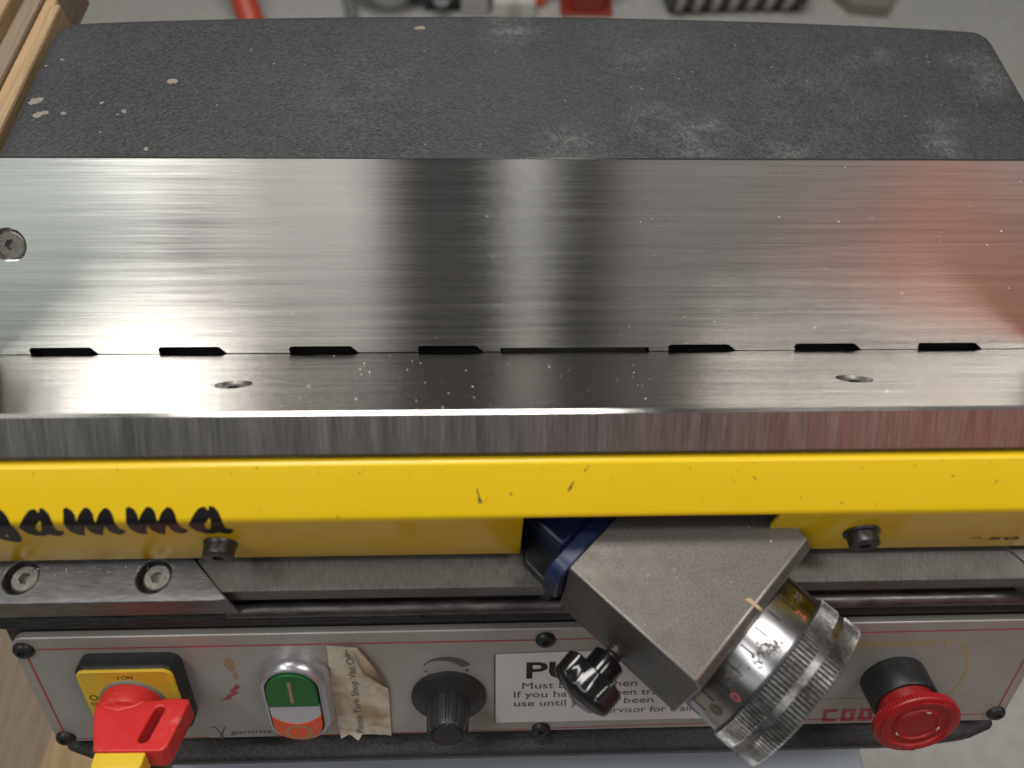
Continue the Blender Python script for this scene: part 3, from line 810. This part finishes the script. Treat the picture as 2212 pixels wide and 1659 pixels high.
# potentiometer scale print
arc = []
N_ = 16
for i in range(N_ + 1):
    t = math.radians(200 + 140 * i / N_); arc.append((-25.2 + 9.2 * math.cos(t), 20.8 + 7.2 * math.sin(t)))
inn = []
for i in range(N_ + 1):
    f = i / N_; t = math.radians(200 + 140 * f); d = .5 + 2.9 * min(1, max(0, (f - .1) * 1.5)); inn.append((-25.2 + (9.2 - d) * math.cos(t), 20.8 + (7.2 - d) * math.sin(t)))
mb = MB(); mb.v = [PN(x, y, .07) for x, y in arc + inn]
mb.f = [(i, i + 1, N_ + 2 + i, N_ + 1 + i) for i in range(N_)]
finish('speed_wedge', mb, 'print_grey', panel, smooth=0)
flat('minus_sign', [[(-33.6, 21.0), (-32.0, 21.0), (-32.0, 21.5), (-33.6, 21.5)]], PN, .07, 'print_grey', panel)
flat('plus_sign', [[(-18.6, 21.0), (-17.0, 21.0), (-17.0, 21.5), (-18.6, 21.5)], [(-18.05, 20.2), (-17.55, 20.2), (-17.55, 22.3), (-18.05, 22.3)]], PN, .075, 'print_grey', panel)
# emergency wording and ring
text('emergency_lettering', 'EMERGENCY', PN, 123.4, 12.9, 4.6, .07, 'print_yellow', panel, width=34.2, shear=.30, up=(0, -1))
ringp = []
mb = MB(); N_ = 28
for i in range(N_ + 1):
    f = i / N_; t = math.radians(-50 + 80 * f); w = .3 + .55 * math.sin(math.pi * f)
    for d in (-w / 2, w / 2): mb.v.append(PN(141.6 + (27.6 + d) * math.cos(t), 30.0 + (26.2 + d) * math.sin(t), .07))
mb.f = [(2 * i, 2 * i + 1, 2 * i + 3, 2 * i + 2) for i in range(N_)]
finish('emergency_ring', mb, 'print_yellow', panel, smooth=0)
# square red lettering and the hairline over it
def sq(u, kind):
    k = lambda x, y: (u + x - .12 * y, 56.5 - y)
    if kind == 'c': return [[k(0, 0), k(5.6, 0), k(5.6, 1.7), k(1.6, 1.7), k(1.6, 6), k(5.6, 6), k(5.6, 7.7), k(0, 7.7)]]
    return [[k(0, 0), k(5.5, 0), k(5.5, 1.7), k(0, 1.7)], [k(0, 6), k(5.5, 6), k(5.5, 7.7), k(0, 7.7)], [k(0, 1.7), k(1.9, 1.7), k(1.9, 6), k(0, 6)], [k(3.6, 1.7), k(5.5, 1.7), k(5.5, 6), k(3.6, 6)]]
flat('square_lettering', sq(120.6, 'c') + sq(127.8, 'o') + sq(134.9, 'o') + sq(142, 'o'), PN, .07, 'print_red', panel)
flat('hairline', strip([(112, 42.0), (152, 43)], .35), PN, .06, 'tan_print', panel)

# white notice
mb = MB(); mb.v = []
NU, NV = 20, 8
for j in range(NV + 1):
    for i in range(NU + 1):
        u = -7.8 + 84 * i / NU; v = 12.6 + 39.6 * j / NV - .9 * math.sin(math.pi * i / NU) * (1 - j / NV)
        mb.v.append(PN(u, v, .25 + .12 * math.sin(i * .9) * math.sin(j * .7)))
for j in range(NV):
    for i in range(NU): a = j * (NU + 1) + i; mb.f.append((a, a + 1, a + NU + 2, a + NU + 1))
notice = finish('notice_label', mb, 'label_white', panel, smooth=60)
notice.parent = M; notice.location = WO[notice.name] - WO[M.name]
bo = flat('notice_edge', strip([(-7.9, 12.4), (-7.9, 52.4)], .5), PN, .45, 'print_grey', notice)
text('notice_heading', 'PU', PN, 3.6, 25.9, 12.6, .45, 'print_black', notice, width=18.6, bold=.22)
def seg(s, u, v, w, size=5.1): text('notice_text', s, PN, u, v, size, .45, 'print_grey', notice, width=w)
seg('Must be', 2.3, 31.9, 19.0); seg('when', 31.8, 31.6, 13.2)
seg('If you have', -.8, 37.0, 25.2); seg('een trai', 37.4, 36.7, 17)
seg('use until you', -.6, 42.2, 30); seg('e been', 36.3, 41.6, 15.8)
seg('supervisor for training', 27.5, 47.2, 47.5)

# taped paper note
note_m = MB()
NV = 16; NU = 6
def right_edge(v):
    if v < 6: return -56.1
    if v < 28.7: return -56.1 + (v - 5.9) * (9.4 / 22.8)
    return -46.7 - .9 * (v - 28.7) / 28.7
for j in range(NV + 1):
    v = 6.1 + 50.9 * j / NV
    for i in range(NU + 1):
        f = i / NU; u0 = -66.9 - .5 * j / NV + .15 * math.sin(j * 1.7); u = u0 + (right_edge(v) - u0) * f
        h = .35 + .45 * f * abs(math.sin(v * .13)) + .35 * random.random() * f + (.9 * f * f if v < 30 else .2 * f)
        note_m.v.append(PN(u, v + .4 * math.sin(i * 1.3) * (j == NV), h))
for j in range(NV):
    for i in range(NU): a = j * (NU + 1) + i; note_m.f.append((a, a + 1, a + NU + 2, a + NU + 1))
note = finish('paper_note', note_m, 'note_paper', M, smooth=60)
fl = MB(); fl.add([PN(-56.2, 5.9, 1.0), PN(-57.2, 11, 2.0), PN(-54.6, 19, 2.6), PN(-46.9, 28.4, 1.7), PN(-51.0, 16, 2.1)], [(0, 1, 2, 4), (4, 2, 3)])
finish('folded_corner', fl, 'note_back', note, smooth=60, solid=.12)
fl = MB(); fl.add([PN(-67.2, 53.5, .5), PN(-66.8, 58.0, 1.6), PN(-63.5, 56.0, 1.0), PN(-60.2, 59.0, 1.9), PN(-58.5, 56.2, .6)], [(0, 1, 2), (2, 3, 4), (0, 2, 4)])
finish('torn_edge', fl, 'note_paper', note, smooth=60)
text('note_text', 'Please Turn Shop Vac Off!!', PN, -57.8, 55.2, 4.0, 1.15, 'print_grey', note, width=47.5, along=(.0, -1), up=(-1, 0))

# --- main switch
mb = MB(); rings = []
for ins, h in ((0, 0), (0, 5.2), (.5, 6.2)): rings.append([PN(u, v, h) for u, v in rrect(-152.5 + ins, -117.9 - ins, 8.1 + ins, 44.0 - ins, 4.2 - ins, 6)])
mb.loft(rings)
sw = finish('main_switch', mb, 'black_plastic', M, smooth=40)
mb = MB(); rings = []
for ins, h in ((0, 5.8), (0, 6.6), (.6, 7.1), (1.3, 6.9)): rings.append([PN(u, v, h) for u, v in rrect(-151.6 + ins, -118.8 - ins, 9.0 + ins, 43.1 - ins, 3.4 - ins, 6)])
mb.loft(rings)
finish('switch_face', mb, 'yellow_plastic', sw, smooth=40)
text('switch_text', 'I ON', PN, -137.6, 13.5, 2.6, 7.0, 'print_black', sw, width=5.0, bold=.02)
text('switch_text', 'OFF', PN, -150.0, 27.2, 2.4, 7.0, 'print_black', sw, width=4.0, bold=.02)
mb = MB(); pts = []
for i in range(20):
    t = 2 * math.pi * i / 20
    for r in (1.45, 1.05): mb.v.append(PN(-148.3 + r * math.cos(t), 23.0 + r * math.sin(t), 7.0))
mb.f = [(2 * i, 2 * i + 1, (2 * i + 3) % 40, (2 * i + 2) % 40) for i in range(20)]
finish('switch_text', mb, 'print_black', sw, smooth=0)
mb = MB(); mb.lathe(PN, -135.2, 25.6, [(11.5, 6.8), (11.3, 7.6), (10.8, 7.8)], 48)
finish('switch_ring', mb, 'olive_grey', sw)
mb = MB(); mb.lathe(PN, -135.2, 25.6, [(10.7, 7.4), (10.5, 12.6), (10.1, 14.0), (9.0, 14.6)], 48)
hub = finish('handle_hub', mb, 'red_plastic', sw, smooth=40)
# grip: a slab standing out from the panel, with padlock slot
G = lambda u, h, v: PN(u, v, h)
gp = [(-143.8, 12.5), (-143.2, 16.5), (-137.6, 30.4), (-115.8, 30.9), (-114.4, 29.4), (-112.4, 13.2), (-113.0, 11.6), (-120, 11.2), (-124, 12)]
mb = MB(); mb.prism(G, gp, 18.0, 26.8)
grip = finish('handle_grip', mb, 'red_plastic', sw, smooth=30)
sl = [(-123.0 + 1.75 * math.cos(math.radians(a)), 26.0 + 1.75 * math.sin(math.radians(a))) for a in range(0, 181, 20)] + [(-121.6 + 1.75 * math.cos(math.radians(a)), 16.2 + 1.75 * math.sin(math.radians(a))) for a in range(180, 361, 20)]
m_ = MB(); m_.prism(G, sl, 10, 40); cut(grip, [m_])
b_ = grip.modifiers.new('edge', 'BEVEL'); b_.width = .0007; b_.segments = 3; b_.limit_method = 'ANGLE'; b_.angle_limit = math.radians(40)
mb = MB(); mb.prism(G, [(-144.0, 12.4), (-140, 15.6), (-135.2, 16.6), (-130, 15.4), (-126.2, 12.2)], 17.2, 27.5)
finish('handle_shoulder', mb, 'red_plastic', sw, smooth=40, bevel=.9, segs=3)
mb = MB(); mb.prism(G, [(-137.0, 30.6), (-120.8, 30.8), (-120.6, 35.4), (-121.4, 36.2), (-135.6, 36.0), (-136.6, 35.2)], 18.6, 26.2)
sld = finish('lock_slider', mb, 'yellow_plastic', sw, smooth=30, bevel=.5, segs=3)
for k in range(7):
    mb = MB(); u = -132.4 + 1.35 * k; mb.box(PN, u, u + .65, 20.2, 25.2, 36.1, 36.7)
    finish('slider_rib', mb, 'yellow_plastic', sld, smooth=0, bevel=.15)

# --- double push button
def stadium(cu_, cv_, hw, hl, n=14):
    out = []
    for i in range(n + 1):
        t = math.pi * i / n; out.append((cu_ + hw * math.cos(t), cv_ + (hl - hw) + hw * math.sin(t)))
    for i in range(n + 1):
        t = math.pi + math.pi * i / n; out.append((cu_ + hw * math.cos(t), cv_ - (hl - hw) + hw * math.sin(t)))
    return out
CU, CVv = -79.4, 30.0
mb = MB(); rings = []
for hw, hl, h in ((12.3, 21.4, 0), (12.4, 21.5, 2.5), (12.0, 21.1, 4.6), (11.2, 20.3, 6.3), (10.2, 19.4, 7.2), (9.5, 18.9, 7.3), (9.2, 18.6, 6.2), (9.1, 18.5, 5.0)):
    rings.append([PN(u, v, h) for u, v in stadium(CU, CVv, hw, hl)])
mb.loft(rings)
pb = finish('push_button', mb, 'silver_plastic', M, smooth=50)
so = stadium(CU, CVv, 8.8, 18.2, 20)
def clip(poly, keep, yfun):
    """clip a polygon by a curve v = yfun(u)"""
    out = []
    for i in range(len(poly)):
        a, b = poly[i], poly[(i + 1) % len(poly)]
        da, db = (a[1] - yfun(a[0])) * keep, (b[1] - yfun(b[0])) * keep
        if da >= 0: out.append(a)
        if da * db < 0: f = da / (da - db); out.append((a[0] + (b[0] - a[0]) * f, a[1] + (b[1] - a[1]) * f))
    return out
dense = []
for i in range(len(so)):
    a, b = so[i], so[(i + 1) % len(so)]
    for k in range(4): dense.append((a[0] + (b[0] - a[0]) * k / 4, a[1] + (b[1] - a[1]) * k / 4))
smile = lambda u: 34.3 + 4.6 * (1 - ((u - CU) / 8.8) ** 2)
gpoly = clip(dense, -1, lambda u: 28.9)
mid = clip(clip(dense, 1, lambda u: 29.1), -1, lambda u: 34.3)
us = [CU + 8.8 - 17.6 * i / 16 for i in range(17)]
white = [(CU - 8.8, 29.1), (CU + 8.8, 29.1), (CU + 8.8, 34.2)] + [(u, smile(u)) for u in us] + [(CU - 8.8, 34.2)]
low = clip(dense, 1, lambda u: 34.3)
low = [p for p in low if p[1] > 34.35]; low.sort(key=lambda p: math.atan2(p[1] - 34.3, p[0] - CU))
orange = low + [(u, smile(u) + .02) for u in us[::-1]]
for nm, pp, mt, h in (('green_button', gpoly, 'green_plastic', 8.2), ('white_lens', white, 'white_plastic', 7.9), ('orange_button', orange, 'orange_plastic', 8.1)):
    mb = MB(); mb.prism(PN, pp, 5.2, h); finish(nm, mb, mt, pb, smooth=30, bevel=.35, segs=3)
flat('start_mark', [[(-80.2, 15.2), (-79.0, 15.2), (-79.0, 26.6), (-80.2, 26.6)]], PN, 8.26, 'tan_print', pb)
mb = MB()
for i in range(36):
    t = 2 * math.pi * i / 36
    for r in (5.0, 3.9): mb.v.append(PN(-79.4 + r * math.cos(t), 43.6 + r * math.sin(t) * .8, 8.16))
mb.f = [(2 * i, 2 * i + 1, (2 * i + 3) % 72, (2 * i + 2) % 72) for i in range(36)]
finish('stop_mark', mb, 'tan_print', pb, smooth=0)

# --- speed knob
mb = MB(); mb.lathe(PN, -24.9, 35.2, [(13.8, .02), (13.8, 1.4), (12.6, 2.2), (9.5, 3.0), (8.2, 4.2)], 56)
kn_ = finish('speed_knob', mb, 'black_plastic', M, smooth=45)
def flute(t, r, h): return -.45 * (1 if math.cos(12 * t) > .55 else 0) if r > 6.2 else 0
mb = MB(); mb.lathe(PN, -24.9, 35.2, [(7.9, 3.6), (7.4, 14.6), (6.8, 16.2), (6.1, 16.5), (5.4, 16.0)], 144, rf=flute)
finish('knob_cap', mb, 'black_plastic', kn_, smooth=30)
mb = MB(); mb.lathe(PN, -24.9, 35.2, [(5.5, 15.7), (5.2, 16.4), (4.0, 16.5)], 40)
finish('knob_disc', mb, 'black_plastic', kn_)

# --- emergency stop
EU, EV = 141.6, 30.4
mb = MB(); mb.lathe(PN, EU, EV, [(12.0, .02), (12.0, 1.2), (11.8, 10.6), (11.4, 11.2), (10.3, 11.2)], 56)
es = finish('emergency_stop', mb, 'black_plastic', M, smooth=40)
mb = MB(); mb.lathe(PN, EU, EV, [(10.2, 10.8), (10.0, 12.4), (9.4, 15.2), (11.0, 17.0)], 56)
finish('stop_neck', mb, 'stop_red', es, smooth=45)
def serr(t, r, h): return -.38 if (r > 14.6 and h < 19.2 and math.sin(64 * t) > .1) else 0
mb = MB(); mb.lathe(PN, EU, EV, [(10.4, 16.6), (14.7, 17.0), (15.1, 17.3), (15.1, 19.1), (15.15, 19.3), (14.9, 19.9), (14.2, 20.25), (11.4, 20.45), (10.9, 19.8), (8.6, 19.6), (8.1, 20.2), (7.3, 20.3), (6.9, 19.8), (3, 19.9), (.4, 19.95)], 256, rf=serr)
mush = finish('mushroom_head', mb, 'stop_red', es, smooth=28)
for k in range(3):
    a0 = math.radians(120 * k + 20); mb = MB(); vs = []
    for i in range(15):
        t = a0 + math.radians(78) * i / 14; w = .55 if i < 11 else .55 + .8 * (14 - i) / 3
        for r in (12.7 - w, 12.7 + w):
            for h in (20.3, 20.65): vs.append(PN(EU + r * math.cos(t), EV + r * math.sin(t), h))
    fs = []
    for i in range(14):
        b = 4 * i; fs += [(b + 1, b + 3, b + 7, b + 5), (b, b + 1, b + 5, b + 4), (b + 2, b + 6, b + 7, b + 3)]
    fs += [(0, 2, 3, 1), (56, 57, 59, 58)]
    mb.add(vs, fs); finish('turn_arrow', mb, 'stop_red', es, smooth=30)
for k in range(8):
    t = math.radians(45 * k + 12); mb = MB()
    fr = lambda p, q, r, t=t: PN(EU + (7.7 + p) * math.cos(t) - q * math.sin(t), EV + (7.7 + p) * math.sin(t) + q * math.cos(t), r)
    mb.box(fr, -.28, .28, -.75, .75, 20.25, 20.5); finish('head_dot', mb, 'white_plastic' if k % 3 == 0 else 'stop_red', es, smooth=0)

# ================================================================== chips and dust lying on the plates
def flakes(name, spots, label, size=(.12, .42)):
    mb = MB()
    for fr, a, b in spots:
        r = random.uniform(*size); t = random.uniform(0, 6.28); k = random.uniform(.5, 1.)
        for q, s_ in ((0, 1),):
            p = [(a + r * math.cos(t), b + r * math.sin(t), .03), (a - k * r * math.sin(t), b + k * r * math.cos(t), .05), (a - r * math.cos(t), b - r * math.sin(t), .06 + .25 * r), (a + .6 * r * math.sin(t), b - .6 * r * math.cos(t), .18 * r + .04)]
            tp = (a, b, .55 * r + .05)
            vs = [fr(*x) for x in p] + [fr(*tp)]
            mb.add(vs, [(0, 1, 4), (1, 2, 4), (2, 3, 4), (3, 0, 4), (3, 2, 1, 0)])
    return tag(finish(name, mb, 'swarf', None, smooth=0), label, 'metal chips', kind='stuff')
sp = []
for i in range(48): sp.append((PA, random.uniform(-30, 195), random.uniform(3, 70), ))
for i in range(12): sp.append((PA, random.uniform(-190, -30), random.uniform(3, 70)))
for i in range(34): sp.append((PB, random.gauss(0, 32), random.uniform(6, 84)))
for i in range(44): sp.append((PB, random.uniform(-190, 190), random.uniform(3, 85)))
flakes('metal_chips', sp, 'tiny bright metal chips scattered over the steel guide plates', (.10, .34))
sp = []
TP = lambda x, y, h: (x, y, 47.62 + h)
for i in range(70): sp.append((TP, random.uniform(-150, 200), random.uniform(62, 130)))
AT = lambda a, b, h: AD(a, b, 30 + h)
for i in range(12): sp.append((AT, random.uniform(80, 121), random.uniform(-57, -10)))
LT = lambda x, y, h: (x, y, 6.7 + h)
for i in range(30): sp.append((LT, random.uniform(-165, -108), -86 - abs(random.gauss(0, 1.2))))
flakes('metal_dust', sp, 'fine pale specks of dust on the dark cover and the steel block', (.12, .36))

# ================================================================== boards leaning beside the machine
def board(name, x0, x1, y0, y1, z0, z1, mat, label, tilt=0.):
    fr = lambda x, y, z: (x + tilt * (z - z1), y, z)
    mb = MB(); mb.box(fr, x0, x1, y0, y1, z0, z1)
    o = finish(name, mb, mat, None, smooth=0, bevel=1.2, segs=2)
    return tag(o, label, 'board', 'wooden boards stacked left of the machine')
board('wooden_board', -202.0, -197.5, 20, 160, 26, 42, 'wood_light', 'pale thin board right against the dark motor cover, upper left corner')
board('wooden_board', -207.6, -202.3, 17, 168, 26, 39.5, 'wood_tan', 'tan thin board second from the motor cover in the upper left corner')
board('wooden_board', -213.6, -208.0, 14, 205, 14, 41, 'wood_grey', 'grey brown thin board third from the motor cover in the upper left corner')
board('wooden_board', -219.4, -214.0, 11, 200, 14, 37.5, 'wood_grey', 'low grey thin board fourth from the motor cover in the upper left corner')
board('wooden_board', -226.8, -219.8, 8, 214, 14, 43, 'wood_light', 'pale thin board fifth from the motor cover in the upper left corner')
board('wooden_board', -234, -227.2, 5, 210, 14, 39, 'wood_grey', 'weathered board sixth from the motor cover in the upper left corner')
board('wooden_board', -249, -234.4, 2, 215, 14, 42, 'wood_tan', 'warm thick board outermost of the upright boards at the upper left corner')
board('wooden_board', -252, -205, -10, 150, -748, 13.6, 'wood_tan', 'thick timber block under the upright boards at the left of the machine')
board('wooden_board', -207.4, -205.2, 20, 150, 13.8, 25.8, 'wood_light', 'thin strip under the pale board beside the motor cover')
fr = lambda x, y, z: (x, y, z)
mb = MB(); mb.prism(lambda x, y, z: (x + .10 * y, y, z), rrect(-360, -298, -420, 60, 4), -470, -448)
tag(finish('wooden_board', mb, 'wood_light', None, smooth=0, bevel=2), 'blurred pale board lying low at the left edge beside the control panel', 'board', 'wooden boards stacked left of the machine')
mb = MB(); mb.prism(lambda x, y, z: (x - .15 * y, y, z), rrect(-760, -150, -420, 200, 4), -560, -540)
tag(finish('wooden_board', mb, 'wood_grey', None, smooth=0, bevel=2), 'blurred wide brown board lying low under the left end of the control panel', 'board', 'wooden boards stacked left of the machine')

# ================================================================== things on the floor behind (out of focus)
def at_floor(name, label, cat, mbmat, group=None):
    pass
# orange-red slanting leg
e = empty('slanted_stand', (-515, 1400, -750)); tag(e, 'orange red slanting metal stand leg behind the dark cover at upper left', 'stand')
mb = MB(); mb.tube([(-488, 1330, -744), (-580, 1560, -560), (-640, 1700, -450)], 27, 20); finish('leg_tube', mb, 'red_enamel', e, smooth=60)
mb = MB(); mb.lathe(W, -488, 1330, [(38, -749.5), (38, -742), (28, -738)], 28); finish('leg_foot', mb, 'hose_rubber', e)
# dark red post
e = empty('stand_post', (217, 1430, -750)); tag(e, 'dark red upright post with base plate behind the centre of the cover', 'post')
mb = MB(); mb.prism(W, rrect(184, 250, 1400, 1466, 6), -741.8, -250); finish('post_tube', mb, 'dark_red_enamel', e, bevel=3)
mb = MB(); mb.prism(W, rrect(160, 274, 1392, 1490, 6), -749.5, -742); finish('post_base', mb, 'dark_red_enamel', e, bevel=2)
# ribbed hose
e = empty('flexible_hose', (560, 1420, -750)); tag(e, 'ribbed black and grey flexible hose lying behind the right half of the cover', 'hose')
path = [(395 + 300 * i / 60, 1428 + 18 * math.sin(i / 60 * 2.2), -702 - 6 * math.sin(i / 20)) for i in range(61)]
mb = MB(); mb.tube(path, 42, 24); finish('hose_wall', mb, 'hose_rubber', e, smooth=60)
for k in range(7):
    c = path[4 + k * 8]; mb = MB(); ringp = []
    mb.tube([(c[0] - 9 + 4 * 0, c[1], c[2]), (c[0] - 5, c[1], c[2]), (c[0] + 5, c[1], c[2]), (c[0] + 9, c[1], c[2])], [43, 47, 47, 43], 28)
    finish('hose_ring', mb, 'hose_rib', e, smooth=60)
# clear bowl, black castor, boxes
e = empty('plastic_bowl', (-215, 1440, -750)); tag(e, 'pale plastic bowl on the floor behind the middle left of the cover', 'bowl')
mb = MB(); mb.lathe(W, -212, 1452, [(38, -749.5), (60, -720), (72, -690), (74, -688), (70, -690), (57, -720), (34, -744)], 40, cap1=True); finish('bowl_shell', mb, 'pale_plastic', e, smooth=50)
mb = MB(); mb.lathe(W, -212, 1452, [(74, -689), (77, -687), (74, -685)], 40, cap0=False, cap1=False); finish('bowl_rim', mb, 'pale_plastic', e, smooth=50)
e = empty('black_castor', (-95, 1430, -750)); tag(e, 'black castor with a shiny round hub between the pale bowl and the grey boxes', 'castor')
mb = MB(); mb.lathe(lambda a, b, c: (c, a, b), 1440, -708, [(41, -140), (41.5, -132), (41.5, -66), (41, -58)], 36); finish('castor_wheel', mb, 'hose_rubber', e, bevel=3)
mb = MB(); mb.lathe(lambda a, b, c: (-96 + a, 1392 - c, -706 + b), 0, 0, [(20, 0), (19, 6), (15, 12), (9, 16), (2, 18)], 30); finish('castor_hub', mb, 'bright_metal', e, smooth=60)
mb = MB(); mb.box(W, -142, -54, 1420, 1470, -664, -640); finish('castor_plate', mb, 'hose_rubber', e, bevel=3)
def gbox(name, x0, x1, y0, y1, h, mat, label):
    e = empty(name, ((x0 + x1) / 2, (y0 + y1) / 2, -750)); tag(e, label, 'box', 'grey boxes behind the cover')
    mb = MB(); mb.prism(W, rrect(x0, x1, y0, y1, 7), -749.5, -750 + h); b = finish('box_body', mb, mat, e, bevel=4, segs=3)
    mb = MB(); mb.lathe(lambda a, b, c: (a, y0 - c, b), (x0 + x1) / 2, -750 + h * .60, [(16, .2), (16, 1.2), (13, 1.6)], 28); finish('knockout', mb, 'grey_plastic', e)
    mb = MB(); mb.prism(W, rrect(x0 + 5, x1 - 5, y0 + 5, y1 - 5, 5), -749.6 + h, -748 + h); finish('box_lid', mb, mat, e, bevel=1)
gbox('grey_box', -56, 3, 1392, 1470, 60, 'grey_plastic', 'narrow light grey box next to the black castor')
gbox('grey_box', 13, 104, 1385, 1425, 38, 'pale_plastic', 'wide light grey box in front of the orange crate')
e = empty('orange_crate', (70, 1480, -750)); tag(e, 'bright orange plastic crate partly hidden behind the wide grey box', 'crate')
mb = MB(); mb.box(W, 10, 128, 1428, 1520, -749.5, -640); finish('crate_body', mb, 'orange_enamel', e, bevel=4)
mb = MB(); mb.prism(W, rrect(6, 132, 1424, 1524, 5), -639.8, -632); finish('crate_rim', mb, 'orange_enamel', e, bevel=2)
e = empty('metal_bracket', (850, 1440, -750)); tag(e, 'olive grey flat metal bracket on the floor toward the upper right corner', 'bracket')
mb = MB(); mb.prism(W, [(775, 1470), (800, 1412), (880, 1400), (925, 1480), (930, 1560), (770, 1560)], -749.5, -722); finish('bracket_plate', mb, 'olive_grey', e, bevel=3)
mb = MB(); mb.box(W, 810, 905, 1478, 1540, -721.6, -690); finish('bracket_top', mb, 'grey_plastic', e, bevel=3)
e = empty('dark_motor', (480, 1560, -750)); tag(e, 'dark motor housing resting on the floor behind the ribbed hose', 'motor')
mb = MB(); mb.lathe(lambda a, b, c: (c, a, b), 1580, -672, [(60, 360), (74, 368), (74, 600), (66, 620), (40, 626)], 36); finish('motor_housing', mb, 'hose_rubber', e, smooth=40)
mb = MB(); mb.box(W, 400, 580, 1520, 1640, -749.5, -730); finish('motor_foot', mb, 'hose_rubber', e, bevel=3)
mb = MB(); mb.tube([(-330, 1620, -744), (-318, 1520, -743), (-300, 1440, -742), (-286, 1370, -743), (-300, 1280, -744)], 14, 14)
tag(finish('dark_cable', mb, 'cable_grey', None, smooth=60), 'dark cable on the floor left of the pale plastic bowl', 'cable')

# added red shape, out of view: gives the red patch mirrored in the plates
e = empty('red_mirrored_shape', (900, -1350, -750)); tag(e, 'large unseen red shape added to be mirrored as the red patch at the right of the steel plates', 'reflected shape')
def fr4(cx, cy, hx, hy, z): return [(cx - hx, cy - hy, z), (cx + hx, cy - hy, z), (cx + hx, cy + hy, z), (cx - hx, cy + hy, z)]
mb = MB(); mb.loft([fr4(930, -1150, 380, 200, -200), fr4(930, -1150, 380, 200, 640), fr4(1000, -1120, 170, 150, 800), fr4(1050, -1090, 50, 50, 1150)])
finish('red_shape_shell', mb, 'mirrored_red', e, smooth=0, bevel=14, segs=3)
mb = MB(); mb.prism(W, rrect(560, 1100, -1320, -980, 30), -749.5, -200.5)
finish('red_shape_base', mb, 'grey_plastic', e, bevel=6)
